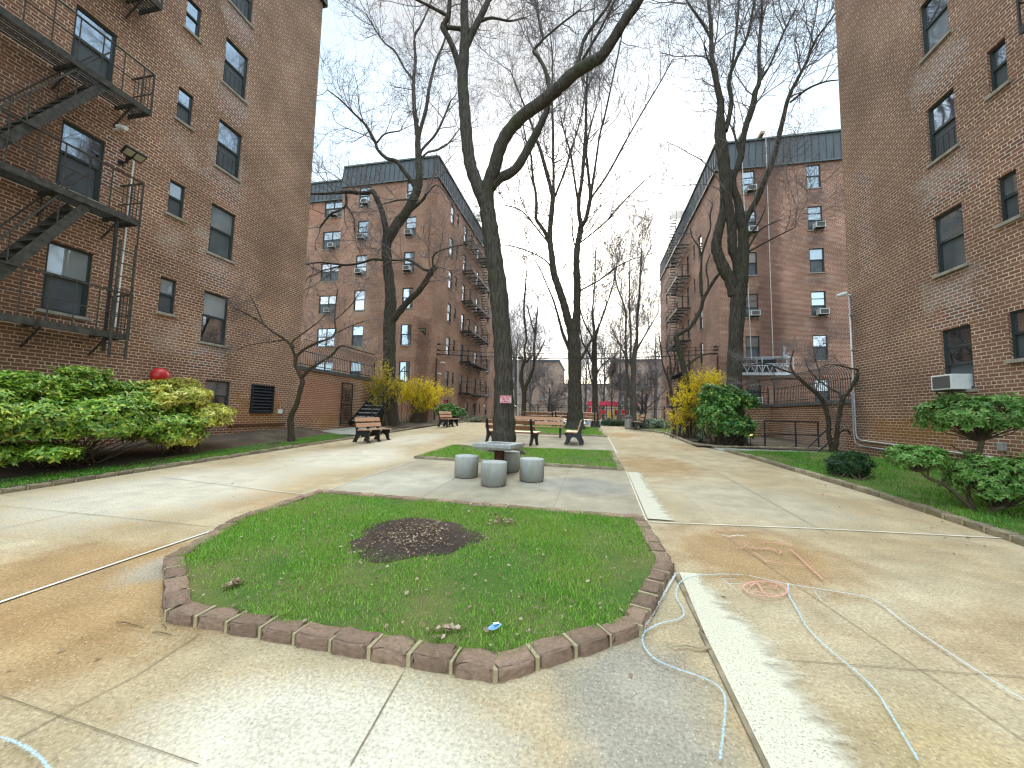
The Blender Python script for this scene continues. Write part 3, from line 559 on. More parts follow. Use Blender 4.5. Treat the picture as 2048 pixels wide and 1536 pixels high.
kerb('curved stone edging around the right bed with the yellow bush', [(8.3, 15.55), (6.2, 15.35), (4.4, 15.05), (3.72, 15.9), (3.66, 21.), (2.4, 23.4), (2.0, 25.5)], ST2, .3, .14, .09, side=-1)
# ================================================================== BUILDINGS
def facade(mb, o, rz, u0, u1, z0, z1, ops, uoff=0., dep=.13):
    """brick sheet with real openings; o = (x, y) of u=0, local x to the right, local y into the wall"""
    cx, sx = math.cos(rz), math.sin(rz)
    def P(u, d, z): return (o[0]+u*cx-d*sx, o[1]+u*sx+d*cx, z)
    def quad(a, b, c, d, us): mb.q(*[P(*p) for p in (a, b, c, d)], uv=us)
    us = sorted({u0, u1, *[v for q in ops for v in q[:2]]}); 
    for a, b in zip(us[:-1], us[1:]):
        m = (a+b)/2; cut = sorted([(q[2], q[3]) for q in ops if q[0] < m < q[1]]); z = z0
        for c0, c1 in cut+[(z1, z1)]:
            if c0 > z+1e-6: quad((a, 0, z), (b, 0, z), (b, 0, c0), (a, 0, c0), [(a+uoff, z), (b+uoff, z), (b+uoff, c0), (a+uoff, c0)])
            z = c1
    for a, b, c, d in [q[:4] for q in ops]:
        for (p, q_) in (((a, c), (a, d)), ((b, d), (b, c)), ((a, d), (b, d)), ((b, c), (a, c))):
            quad((p[0], 0, p[1]), (q_[0], 0, q_[1]), (q_[0], dep, q_[1]), (p[0], dep, p[1]), [(p[0]+uoff, p[1]), (q_[0]+uoff, q_[1]), (q_[0]+uoff+dep, q_[1]+dep), (p[0]+uoff+dep, p[1]+dep)])
_win = {}
def window_proto(w, h, kind, up, lo):
    key = (round(w, 2), round(h, 2), kind, up, lo)
    if key in _win: return _win[key]
    f = .055 if h > 1.2 else .045; d0, d1 = .05, .12; fr = MB()
    for a in ((0, f, 0, h), (w-f, w, 0, h), (f, w-f, 0, f), (f, w-f, h-f, h)): fr.box(a[0], a[1], d0, d1, a[2], a[3])
    cols = [(f, w-f)]
    if kind == 'double': cols = [(f, w/2-.03), (w/2+.03, w-f)]; fr.box(w/2-.03, w/2+.03, d0-.01, d1, f, h-f)
    pu, pl = MB(), MB(); mid = h*.53 if kind != 'three' else h*.42
    for x0, x1 in cols:
        fr.box(x0, x1, d0+.004, d1-.02, mid-.03, mid+.03)
        if kind == 'three': fr.box(x0, x1, d0+.006, d1-.02, h*.70-.02, h*.70+.02)
        pu.box(x0, x1, .085, .1, mid+.03, h-f); pl.box(x0, x1, .1, .112, f, mid-.03)
        if h > 1.2: fr.box(x0, x0+.03, .066, .10, f, mid-.03); fr.box(x1-.03, x1, .066, .10, f, mid-.03)
    sl = MB().box(-.07, w+.07, -.05, .14, -.075, -.002)
    r = (fr.mesh('window_frame', M_FRAME), pu.mesh('pane', up), pl.mesh('pane', lo), sl.mesh('window_sill', M_SILL)); _win[key] = r; return r
def add_window(root, o, rz, u, z, w, h, kind='sash', up=None, lo=None, guard=False):
    up = up or M_GLASS[int(rng.choice([0, 1, 2, 3, 2, 0]))]; lo = lo or [M_SCREEN, M_GLASS[0], M_SCREEN, M_GLASS[2]][int(rng.integers(4))]
    fr, pu, pl, sl = window_proto(w, h, kind, up, lo); c, s = math.cos(rz), math.sin(rz)
    wi = put('window', fr, root, False, (o[0]+u*c, o[1]+u*s, z), rz)
    put('pane', pu, wi, True); put('pane', pl, wi, True); put('window_sill', sl, wi, True)
    if guard:
        g = MB()
        for i in range(5): x = w*(.12+.19*i); g.bar((x, .03, .06), (x, .03, h*.34), .012)
        g.bar((.05, .03, h*.34), (w-.05, .03, h*.34), .014); g.bar((.05, .03, .08), (w-.05, .03, .08), .014); g.build('window_guard', M_IRON, wi, True)
    return wi
def building(name, loc, label, cat='building'): return thing(name, loc, label, cat, 'brick apartment buildings around the courtyard')
def ops_of(cols): return [(u, u+w, z, z+h) for u, w, z, h, *_ in cols]
def mansard(root, o, rz, u0, u1, z0, z1, lean=.13, out=.12, seam=.42, ends=(0, 0)):
    c, s = math.cos(rz), math.sin(rz)
    P = lambda u, d, z: (o[0]+u*c-d*s, o[1]+u*s+d*c, z)
    mb = MB(); e0, e1 = ends; top = z1-.12; d0, d1 = -out, -out+lean
    q = [P(u0-e0*out, d0, z0), P(u1+e1*out, d0, z0), P(u1+e1*(out-lean), d1, top), P(u0-e0*(out-lean), d1, top)]
    mb.q(*q); mb.q(P(u0-e0*out, d0, z0), P(u0, .1, z0), P(u1, .1, z0), P(u1+e1*out, d0, z0))
    mb.q(P(u0-e0*(out-lean), d1, top), P(u1+e1*(out-lean), d1, top), P(u1, 1.4, top), P(u0, 1.4, top)); k = int((u1-u0)/seam)
    for i in range(k+1):
        f = i/k; a = Vector(q[0]).lerp(Vector(q[1]), f); b = Vector(q[3]).lerp(Vector(q[2]), f); n = Vector((s, -c, 0))*.02; mb.bar(a+n, b+n, .035, .035)
    m = mb.build('mansard_roof', M_MANS, root)
    ed = MB(); ed.bar(P(u0-e0*(out-lean), d1-.05, z1-.06), P(u1+e1*(out-lean), d1-.05, z1-.06), .12, .12); ed.bar(P(u0-e0*out, d0-.02, z0), P(u1+e1*out, d0-.02, z0), .05, .09)
    ed.build('roof_edge', M_MANSEDGE, m)
XL, XR = -12.09, 8.53; PZ = .0
RZL, RZR = PI/2, -PI/2
# ---- near left: facade along X = XL, u = Y
nl = building('apartment_building', (XL, 4, .3), 'brown brick building at the left edge with a weathered fire escape')
wins = []
for k in range(6):
    wins += [(9.75, .86, 3.70+2.92*k, 1.64, k >= 2, 'A', k), (8.48, .44, 4.32+2.92*k, 1.02, False, 'B', k), (6.14, .82, 3.74+2.92*k, 1.60, False, 'C', k), (3.2, .82, 3.74+2.92*k, 1.6, False, 'E', k)]
base = [(10.05, .86, 1.45, 1.05, False, 'G', 0)]
mb = MB(); louv_op = (11.74, 12.74, 1.45, 2.50)
facade(mb, (XL, 0), RZL, -3., 13.98, -.5, 20.1, ops_of(wins+base)+[louv_op]); facade(mb, (XL, 13.98), PI, 0, 9., -.5, 20.1, [], 40.)
mb.build('wall', BR_NL, nl)
for u, w, z, h, g, cidx, k in wins+base:
    up = lo = None
    if cidx in 'ABC' and k >= 2: up = M_GLASS[0]
    if cidx in 'ABC' and k < 2: up = M_GLASS[3 if k == 0 and cidx != 'B' else 1]
    if cidx == 'C' and k == 1: up = M_GLASS[0]
    if cidx == 'A': lo = M_SCREEN if k else M_GLASS[0]
    if cidx == 'G': up = M_GLASS[2]; lo = M_GLASS[0]
    add_window(nl, (XL, 0), RZL, u, z, w, h, 'sash', up, lo, g)
mansard(nl, (XL, 0), RZL, -3., 13.98, 20.1, 22., ends=(0, 1)); mansard(nl, (XL, 13.98), PI, 0, 9., 20.1, 22., ends=(1, 0))
lv = MB()
for a in ((11.74, 11.79, 1.45, 2.5), (12.69, 12.74, 1.45, 2.5), (11.79, 12.69, 1.45, 1.5), (11.79, 12.69, 2.45, 2.5)): lv.box(XL-.1, XL+.06, a[0], a[1], a[2], a[3])
lvo = lv.build('louvre', M_BLACK, nl); lb = MB()
for i in range(8): z = 1.53+i*.118; lb.q((XL+.05, 11.79, z), (XL+.05, 12.69, z), (XL-.05, 12.69, z+.10), (XL-.05, 11.79, z+.10)); lb.box(XL+.044, XL+.056, 11.79, 12.69, z-.012, z+.012)
lb.build('louvre_blade', plain('louvre_blade_paint', (.05, .055, .065), .4, .5, .3), lvo); MB().box(XL-.13, XL-.12, 11.74, 12.74, 1.45, 2.5).build('louvre_back', M_BLACK, lvo)
MB().box(XL+.0, XL+.07, 10.9, 13.4, 1.02, 1.075).build('wall_ledge', plain('rusty_ledge', (.13, .055, .035), .9, .2), nl)
# ---- fire escapes
def fire_escape(root, X, sgn, y0, y1, levels, stairs, mat, proj=.78, rail=1.0, slat=.088, wins_gap=None, full=True):
    """platforms bolted to the wall at X, projecting by sgn*proj; levels = floor heights"""
    xo = X+sgn*proj
    for i, z in enumerate(levels):
        fr = MB()
        fr.box(min(xo, xo-.03*sgn), max(xo, xo-.03*sgn), y0, y1, z-.15, z); 
        for y in (y0, y1-.03): fr.box(min(X+.01*sgn, xo-.03*sgn), max(X+.01*sgn, xo-.03*sgn), y, y+.03, z-.13, z)
        for y in np.arange(y0+.7, y1-.3, 1.15): fr.bar((X+.02*sgn, y, z-.07), (xo-.03*sgn, y, z-.07), .05, .08); fr.bar((X+.02*sgn, y, z-.55), (xo-.2*sgn, y, z-.09), .035)
        pf = fr.build('fire_escape_platform', mat, root); gr = MB()
        for x in np.arange(.06, proj-.04, slat): gr.box(min(X+sgn*x, X+sgn*(x+.042)), max(X+sgn*x, X+sgn*(x+.036)), y0+.032, y1-.032, z-.035, z-.012)
        gr.build('grating', mat, pf); ra = MB(); e = .022
        xr = xo-.016*sgn
        ra.bar((xr, y0, z+rail), (xr, y1, z+rail), .035); ra.bar((xr, y0, z+rail*.48), (xr, y1, z+rail*.48), .02)
        for yy in (y0+.015, y1-.015):
            ra.bar((X, yy, z+rail), (xr, yy, z+rail), .035); ra.bar((X, yy, z+rail*.48), (xr, yy, z+rail*.48), .02)
            for x in np.arange(.12, proj-.05, .125): ra.bar((X+sgn*x, yy, z), (X+sgn*x, yy, z+rail), .013)
        for y in np.arange(y0+.02, y1, .42 if full else .6): ra.bar((xr, y, z), (xr, y, z+rail), .018)
        ra.bar((xr, y1-.015, z-.1), (xr, y1-.015, z+rail), .03)
        ra.build('railing', mat, pf)
    for (ya, za, yb, zb, xa, xb) in stairs:        # from the top end a to the foot b, between xa and xb
        st = MB(); n = max(6, int(round((za-zb)/.235)))
        for x in (xa, xb): st.bar((x, ya, za-.08), (x, yb, zb), .02, .17)
        so_ = st.build('fire_escape_stair', mat, root); tr = MB()
        for j in range(1, n):
            t = j/n; y = ya+(yb-ya)*t; z = za-.08+(zb-za+.08)*t; tr.box(min(xa, xb)+.01, max(xa, xb)-.01, y-.09, y+.09, z-.012, z+.012)
        tr.build('tread', mat, so_); hr = MB()
        for x in (xa, xb):
            hr.bar((x, ya, za+.75), (x, yb, zb+.78), .03)
            for t in (.3, .7): y = ya+(yb-ya)*t; z = za+(zb-za)*t; hr.bar((x, y, z-.05), (x, y, z+.74), .018)
        hr.build('handrail', mat, so_)
LV = [3.38, 6.33, 9.32, 12.32, 15.3]
fire_escape(nl, XL, 1, 2.9, 7.36, LV, [(6.35, 6.30, 4.75, 3.40, XL+.73, XL+.18), (6.42, 9.30, 4.75, 6.36, XL+.73, XL+.18), (5.1, 12.3, 3.5, 9.34, XL+.73, XL+.18)], M_IRONRUST)
dl = MB()
for y in (6.97, 7.30): dl.bar((XL+.80, y, 2.75), (XL+.80, y, 5.65), .045, .03)
dlo = dl.build('drop_ladder', M_IRONRUST, nl); dr = MB()
for z in np.arange(2.85, 5.6, .32): dr.bar((XL+.80, 6.97, z), (XL+.80, 7.30, z), .022)
dr.build('rung', M_IRONRUST, dlo)
gp = MB(); gp.bar((XL+.70, 6.92, 2.9), (XL+.70, 6.92, 6.3), .05, .05); gp.bar((XL+.78, 7.33, 5.6), (XL+.78, 7.33, 6.3), .02, .02); gp.build('ladder_guide', M_IRON, nl)
# ---- near right: facade along X = XR, local u = -Y
nr = building('apartment_building', (XR, 6, .3), 'brown brick building at the right edge behind the right lawn')
wins = []
for k in range(6): wins += [(-11.42, .78, 2.44+2.92*k, 1.49, 'D', k), (-9.83, .38, 2.98+2.92*k, 1.0, 'E', k), (-7.6, .78, 2.44+2.92*k, 1.49, 'F', k)]
mb = MB(); facade(mb, (XR, 0), RZR, -14.78, 3., -.5, 20.1, ops_of(wins)); facade(mb, (XR, 14.78), PI, -9., 0, -.5, 20.1, [], 50.); mb.build('wall', BR_NR, nr)
for u, w, z, h, cidx, k in wins:
    up = M_GLASS[0] if k >= 2 else M_GLASS[2 if k == 1 else 0]; lo = M_SCREEN
    if cidx == 'D' and k == 3: lo = M_GLASS[1]
    add_window(nr, (XR, 0), RZR, u, z, w, h, 'three' if (cidx == 'D' and k == 0) else 'sash', up, lo, cidx == 'D' and k == 2)
mansard(nr, (XR, 0), RZR, -14.78, 3., 20.1, 22., ends=(1, 0)); mansard(nr, (XR, 14.78), PI, -9., 0, 20.1, 22., ends=(0, 1))
fire_escape(nr, XR, -1, 4.2, 8.35, [2.95+.4+2.92, 9.0, 11.9], [(5.6, 9.0, 7.2, 6.3, XR-.73, XR-.18), (5.6, 11.9, 7.2, 9.05, XR-.73, XR-.18)], M_IRON)
# ---- far left
YL, YR = 27.4, 28.1
fl = building('apartment_building', (-16, YL, 1.), 'tall red brick building with a dark mansard, behind the left forsythias')
tops = [20.2-2.93*k for k in range(6)]
front = []
for i, zt in enumerate(tops):
    front += [(-18.97, .98, zt-1.68, 1.66, 'M', i), (-14.70, .92, zt-1.66, 1.64, 'R', i)]
rec = [(-23.64, 1.82, zt-1.35, 1.62, 'L', i) for i, zt in enumerate(tops)]
side = []
for k in range(-3, 4):
    zt = 11.05+2.93*k
    if zt < 2 or zt > 20: continue
    if k >= -2: side += [(30.5, .9, zt-1.6, 1.6, 'S'), (32.1, .5, zt-1.0, 1.0, 's'), (34.1, .85, zt-1.75, 1.75, 'S'), (36.1, .6, zt-1.6, 1.6, 'S'), (38.5, .95, zt-1.6, 1.6, 'S'), (40.85, .42, zt-1.0, 1.0, 's'), (43.1, .7, zt-1.6, 1.6, 'S')]
side += [(30.4, 1.1, 1.75, .95, 'B'), (36., .85, 1.5, 1.2, 'B'), (38.4, 1.2, 1.45, 1.25, 'B'), (40.8, .42, 1.7, 1.0, 'B'), (43., .9, 1.45, 1.25, 'B')]
mb = MB(); facade(mb, (0, YL), 0, -20.55, XL, .3, 20.3, ops_of(front)); facade(mb, (0, 29.2), 0, -34., -20.55, .3, 20.4, ops_of(rec)); facade(mb, (XL, 0), RZL, YL, 47.3, .3, 20.3, ops_of(side), 60.)
facade(mb, (-20.55, 0), -RZL, -29.2, -YL, .3, 20.3, [], 90.); mb.build('wall', BR_FL, fl)
for u, w, z, h, c_, i in front: add_window(fl, (0, YL), 0, u, z, w, h, 'three' if (i in (1, 2)) else 'sash', M_GLASS[1] if i < 3 else None, None)
for u, w, z, h, c_, i in rec: add_window(fl, (0, 29.2), 0, u, z, w, h, 'double', M_GLASS[1] if i < 2 else None, None)
for u, w, z, h, c_ in side: add_window(fl, (XL, 0), RZL, u, z, w, h, 'sash', M_GLASS[int(rng.choice([0, 1, 3]))], M_GLASS[0])
mansard(fl, (0, YL), 0, -20.55, XL, 20.3, 22.15, ends=(1, 1)); mansard(fl, (XL, 0), RZL, YL, 47.3, 20.3, 22.15, ends=(1, 0)); mansard(fl, (0, 29.2), 0, -34., -20.55, 20.4, 22.3, ends=(0, 0))
lv = [3.52, 6.45, 9.36, 12.25, 15.15, 18.05]
fire_escape(fl, XL, 1, 33.9, 40.6, lv, [(38.2, z1, 40.1, z0, XL+1.0, XL+.45) for z0, z1 in zip(lv[:-1], lv[1:])]+[(38.2, 22.4, 40.1, 18.1, XL+1.0, XL+.45)], M_IRON, 1.1, 1.0, .09, full=False)
rp = MB(); [rp.box(XL-.1, XL+1.1, 37.2+.16*i_, 37.24+.16*i_, 22.3, 22.34) for i_ in range(9)]
for a, b in (((XL+1.1, 37.2), (XL+1.1, 38.6)), ((XL+1.1, 37.2), (XL-.8, 37.2))):
    rp.bar((*a, 23.35), (*b, 23.35), .035); 
    for t in np.linspace(0, 1, 8): rp.bar((a[0]+(b[0]-a[0])*t, a[1]+(b[1]-a[1])*t, 22.3), (a[0]+(b[0]-a[0])*t, a[1]+(b[1]-a[1])*t, 23.35), .018)
rp.build('roof_landing', M_IRON, fl)
# ---- far right
fr_ = building('apartment_building', (12, YR, 1.), 'tall red-brown brick building behind the right low wall, two white ropes hanging down its front')
topr = [18.82-2.9*k for k in range(6)]; front = []
for i, zt in enumerate(topr): front += [(10.12, .84, zt-1.64, 1.62, 'l', i), (14.08, .85, zt-1.66, 1.64, 'r', i)]
side = []
for k in range(-2, 4):
    zt = 10.5+2.93*k
    if zt > 18.8: continue
    side += [(-32.95, .85, zt-1.85, 1.85, 'S'), (-34.5, .45, zt-1.05, 1.05, 's'), (-36.9, .75, zt-1.75, 1.75, 'S'), (-39., .65, zt-1.5, 1.5, 'S'), (-41.5, .85, zt-1.6, 1.6, 'S'), (-46.95, .85, zt-1.6, 1.6, 'S')]
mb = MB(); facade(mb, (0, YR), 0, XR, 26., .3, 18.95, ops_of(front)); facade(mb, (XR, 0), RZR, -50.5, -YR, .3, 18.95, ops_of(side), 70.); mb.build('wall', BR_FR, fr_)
for u, w, z, h, c_, i in front: add_window(fr_, (0, YR), 0, u, z, w, h, 'three' if (c_, i) in (('l', 0), ('r', 1), ('l', 3), ('r', 3)) else 'sash', M_GLASS[1] if i < 3 else M_GLASS[2], M_SCREEN if i else M_GLASS[1])
for u, w, z, h, c_ in side: add_window(fr_, (XR, 0), RZR, u, z, w, h, 'sash', M_GLASS[int(rng.choice([0, 1, 3]))], M_GLASS[0])
mansard(fr_, (0, YR), 0, XR, 26., 18.95, 21.05, ends=(1, 0)); mansard(fr_, (XR, 0), RZR, -50.5, -YR, 18.95, 21.05, ends=(0, 1))
lv = [2.75, 5.62, 8.5, 11.4, 14.3, 17.2]
fire_escape(fr_, XR, -1, 35.8, 41.2, lv, [(38.6, z1, 40.5, z0, XR-1.0, XR-.45) for z0, z1 in zip(lv[:-1], lv[1:])]+[(38.6, 21.2, 40.5, 17.25, XR-1.0, XR-.45)], M_IRON, 1.1, 1.0, .09, full=False)
rp = MB(); [rp.box(XR-1.1, XR+.1, 37.4+.16*i_, 37.44+.16*i_, 21.15, 21.19) for i_ in range(10)]
for a, b in (((XR-1.1, 37.4), (XR-1.1, 38.9)), ((XR-1.1, 37.4), (XR+.8, 37.4))):
    rp.bar((*a, 22.25), (*b, 22.25), .035)
    for t in np.linspace(0, 1, 8): rp.bar((a[0]+(b[0]-a[0])*t, a[1]+(b[1]-a[1])*t, 21.2), (a[0]+(b[0]-a[0])*t, a[1]+(b[1]-a[1])*t, 22.25), .018)
rp.build('roof_landing', M_IRON, fr_)
# ---- blocks across the street
def far_block(x0, x1, y, zt, label, dx=0.):
    o = thing('apartment_block', ((x0+x1)/2, y, -.5), label, 'building', 'brick blocks across the street'); mb = MB(); ops = []
    for z in np.arange(1.2, zt-2, 2.9):
        for u in np.arange(x0+1.5, x1-1.8, 3.1): ops.append((u, u+1.1, z, z+1.5))
    facade(mb, (0, y), 0, x0, x1, -1.5, zt, ops, dep=.2)
    for xx, rz in ((x0, -PI/2), (x1, PI/2)): facade(mb, (xx, 0), rz, *((-y-18, -y) if rz < 0 else (y, y+18)), -1.5, zt, [], 30.)
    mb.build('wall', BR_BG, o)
    for u, u1, z, z1 in ops:
        wi = put('window', window_proto(1.1, 1.5, 'sash', M_GLASS[1], M_GLASS[0])[0], o, False, (u, y, z), 0); put('pane', window_proto(1.1, 1.5, 'sash', M_GLASS[1], M_GLASS[0])[1], wi, True); put('pane', window_proto(1.1, 1.5, 'sash', M_GLASS[1], M_GLASS[0])[2], wi, True)
    MB().box(x0-.2, x1+.2, y-.2, y+18, zt, zt+.5).build('roof', M_MANS, o)
a = WY(1010, 720, 84.)[0]; b = WY(1118, 722, 84.)[0]; zt = WY(1090, 724, 84.)[2]; far_block(a-9, b, 84., zt, 'distant brick block across the street, left of the gap in the trees')
a = WY(1226, 722, 84.)[0]; far_block(a, a+26, 84., zt, 'distant brick block across the street behind the playground')
a = WY(1128, 740, 150.); b = WY(1222, 740, 150.); far_block(a[0], b[0], 150., WY(1180, 770, 150.)[2], 'hazy low block closing the gap between the two distant blocks')
# ================================================================== LOW WALLS, FENCES, STAIRS
def low_wall(label, o, rz, u0, u1, z0, z1, base_uv=0.):
    w = thing('terrace_wall', (o[0]+u0*math.cos(rz), o[1]+u0*math.sin(rz), z0), label, 'brick wall', 'low brick terrace walls'); mb = MB()
    facade(mb, o, rz, u0, u1, z0-.6, z1-.10, [], base_uv); mb.build('brickwork', BR_LOW, w); c, s = math.cos(rz), math.sin(rz)
    P = lambda u, d, z: (o[0]+u*c-d*s, o[1]+u*s+d*c, z)
    cp = MB(); M = Matrix.Translation((o[0], o[1], 0)) @ Matrix.Rotation(rz, 4, 'Z'); cp.box(u0, u1, -.05, .35, z1-.10, z1+.04, M); cp.build('coping', M_COPING, w); return w
low_wall('red brick terrace wall with a dark coping behind the small tree on the left', (XL, 0), RZL, 14.0, 20.9, .6, 3.42)
low_wall('brick terrace wall with a dark coping behind the bare tree on the right', (XR, 0), RZR, -20.8, -14.8, .5, 2.34)
low_wall('short brick return wall ending at the green bush, right side', (0, 20.8), 0, 7.5, XR, .7, 2.34)
def curved_fence(label, o, rz, u0, u1, z, h, step=.135, inward=1):
    c, s = math.cos(rz), math.sin(rz); P = lambda u, d, zz: (o[0]+u*c-d*s, o[1]+u*s+d*c, zz)
    f = thing('picket_fence', P(u0, .12, z), label, 'iron fence', 'curved top iron fences on the terrace walls'); pk = MB()
    for u in np.arange(u0+.06, u1, step): pk.tube([P(u, .12, z), P(u, .12, z+h*.62), P(u, .12-.04*inward, z+h*.80), P(u, .12-.14*inward, z+h*.93), P(u, .12-.27*inward, z+h), P(u, .12-.40*inward, z+h*.97)], .0125, 5)
    pk.build('picket', M_IRON, f); ra = MB(); ra.bar(P(u0, .12, z+.12), P(u1, .12, z+.12), .03, .03); ra.bar(P(u0, .12, z+h*.60), P(u1, .12, z+h*.60), .03, .03); ra.build('rail', M_IRON, f)
    for u in (u0, u1): MB().bar(P(u, .12, z), P(u, .12, z+h*.8), .045).build('post', M_IRON, f)
curved_fence('black curved top picket fence on the left terrace wall', (XL, 0), RZL, 14.0, 19.9, 3.46, 1.15)
curved_fence('black curved top picket fence on the right terrace wall', (XR, 0), RZR, -20.7, -14.9, 2.38, 1.2)
curved_fence('short run of black picket fence by the window air conditioner, on the return wall', (0, 20.8), 0, 7.55, XR-.05, 2.38, .95)
gt = thing('iron_gate', (XL, 17.3, .9), 'narrow black wrought iron gate fixed to the red terrace wall beside the steps', 'gate'); g = MB()
for y in (16.86, 17.70): g.bar((XL+.06, y, .9), (XL+.06, y, 3.0), .04)
for z in (.95, 1.9, 2.98): g.bar((XL+.06, 16.86, z), (XL+.06, 17.70, z), .04)
g.build('gate_frame', M_IRON, gt); g = MB()
for y in np.arange(16.95, 17.68, .09): g.bar((XL+.06, y, .95), (XL+.06, y, 2.75), .014)
for y in (17.08, 17.28, 17.48):
    for z in (1.3, 1.6, 2.2, 2.5): g.tube([(XL+.08, y+.09*math.cos(t), z+.13*math.sin(t)) for t in np.linspace(0, 2*PI, 13)], .011, 5)
g.build('scrollwork', M_IRON, gt)
stp = thing('outdoor_stairs', (-11.35, 17.7, .95), 'black metal steps climbing beside the red terrace wall behind the slatted bench', 'stairs'); sg = MB()
for x in (-12.02, -10.85): sg.bar((x, 17.6, .95), (x, 20.9, 3.35), .05, .26)
sg.build('stringer', M_BLACK, stp); tr = MB(); ri = MB()
for i in range(12):
    y = 17.75+i*.265; z = 1.15+i*.2; tr.box(-12.0, -10.87, y-.03, y+.25, z-.05, z); ri.box(-11.99, -10.88, y+.22, y+.24, z, z+.15)
tr.build('tread', plain('worn_tread', (.34, .32, .28), .85, .2, var=.3), stp); ri.build('riser', M_BLACK, stp); hr = MB()
for x in (-10.83,):
    hr.bar((x, 17.6, 1.9), (x, 20.9, 4.3), .04)
    for t in (0, .33, .66, 1): hr.bar((x, 17.6+3.3*t, .95+2.4*t), (x, 17.6+3.3*t, 1.9+2.4*t), .035)
hr.build('handrail', M_IRON, stp)
# pipe railing of the areaway on the right
A = [G(1500, 893), G(1553, 893), G(1592, 899)]; pr = thing('pipe_railing', A[1], 'black pipe railing with diagonal braces before the right brick wall', 'railing')
ps = [np.array([6.35, 16.05]), np.array([7.35, 16.0]), np.array([8.05, 15.95])]
for q in ps: MB().tube([(q[0], q[1], gzf(*q)), (q[0], q[1], gzf(*q)+1.0)], .028, 8).build('post', M_BLACK, pr)
r_ = MB()
for z in (.98, .5): r_.tube([(q[0], q[1], gzf(*q)+z) for q in ps], .024, 8)
r_.tube([(6.35, 16.05, gzf(6, 16)+.98), (6.35, 19.5, gzf(6, 16)+.98)], .024, 8); r_.build('rail', M_BLACK, pr); b_ = MB()
b_.tube([(7.65, 15.85, gzf(7, 16)+.05), (8.3, 15.9, gzf(7, 16)+.72)], .026, 8); b_.tube([(8.3, 15.9, gzf(7, 16)+.72), (8.5, 15.9, gzf(7, 16)+.74)], .02, 8); b_.build('brace', M_BLACK, pr)
hb = thing('hand_rail', (8.0, 14.9, .6), 'short black sloping handrail left of the bare tree trunk on the right', 'railing'); MB().tube([(7.5, 14.95, gzf(7, 15)), (8.25, 14.95, gzf(7, 15)+.75), (8.42, 14.95, gzf(7, 15)+.78), (8.48, 14.95, gzf(7, 15)+.66)], .027, 8).build('rail', M_BLACK, hb)
# ================================================================== THINGS ON THE WALLS
def air_con(label, x, y, z, rz, w=.55, h=.36, d=.36, face=.8):
    t = thing('air_conditioner', (x, y, z), label, 'air conditioner', 'window air conditioners', rz)
    MB().box(-w/2, w/2, -d, .12, 0, h).build('body', M_WHITE, t, True, bevel=.012)
    g = MB()
    for i in range(7): zz = .05+(h-.1)*i/6; g.box(-w/2+.05, w/2-.05, -d-.008, -d+.01, zz-.012, zz+.012)
    g.box(-w/2+.045, w/2-.045, -d-.003, -d+.012, .035, h-.035); g.build('grille', M_GRILLE, t, True)
    b = MB(); b.bar((-w*.35, -.03, -.30), (-w*.35, -d*.9, -.03), .022); b.bar((w*.35, -.03, -.30), (w*.35, -d*.9, -.03), .022); b.box(-w/2, w/2, -d*.9, 0, -.03, -.004); b.build('bracket', M_IRON, t, True)
    return t
air_con('white air conditioner in the ground window above the cloud pruned shrub', XR-.02, 11.06, 2.43, RZR, .56, .36, .30)
cM, cR, cL = -18.35, -14.3, -22.9
for i, nm in ((0, 'top'), (1, 'second'), (2, 'third')): air_con(f'white air conditioner in the {nm} window of the middle column, tall building on the left', cM-.2*(i > 0), YL, tops[i]-1.62, 0)
for i, nm in ((0, 'top'), (1, 'second'), (2, 'third')): air_con(f'white air conditioner in the {nm} window nearest the corner, tall building on the left', cR, YL, tops[i]-1.60, 0)
for i, nm in ((0, 'top'), (1, 'second'), (3, 'fourth')): air_con(f'white air conditioner in the {nm} double window of the set back column, left building', cL+.3, 29.2, tops[i]-1.30, 0)
for i, nm in ((0, 'top'), (1, 'second'), (3, 'fourth'), (5, 'lowest')): air_con(f'white air conditioner in the {nm} left window of the right tall building, by the rope', 10.66, YR, topr[i]-1.60, 0)
for i, nm in ((1, 'second'), (3, 'fourth')): air_con(f'white air conditioner in the {nm} right window of the right tall building', 14.65, YR, topr[i]-1.62, 0)
air_con('upper white air conditioner at the far end of the left building side wall', XL+.02, 43.45, 6.85-.4, RZL); air_con('lower white air conditioner at the far end of the left building side wall', XL+.02, 43.45, 3.85-.3, RZL)
def dome(label, x, y, z, r):
    t = thing('alarm_bell', (x, y, z), label, 'alarm bell'); m = MB(); prof = [(r, 0), (r*1.0, .04), (r*.93, .10), (r*.72, .17), (r*.4, .215), (.001, .23)]
    m.lathe(prof, k=28); o = m.build('gong', M_RED, t, True, smooth=True); o.rotation_euler = (0, PI/2, 0); o.location = (.05, 0, 0); o.matrix_parent_inverse = Matrix()
    MB().box(-.02, .06, -.1, .1, -.1, .1).build('mount', plain('dark_red_mount', (.16, .02, .015), .6), t, True); return t
dome('red dome alarm bell on the brown wall above the yellow variegated bush', XL, 8.64, WX(316, 752, XL)[2], .235)
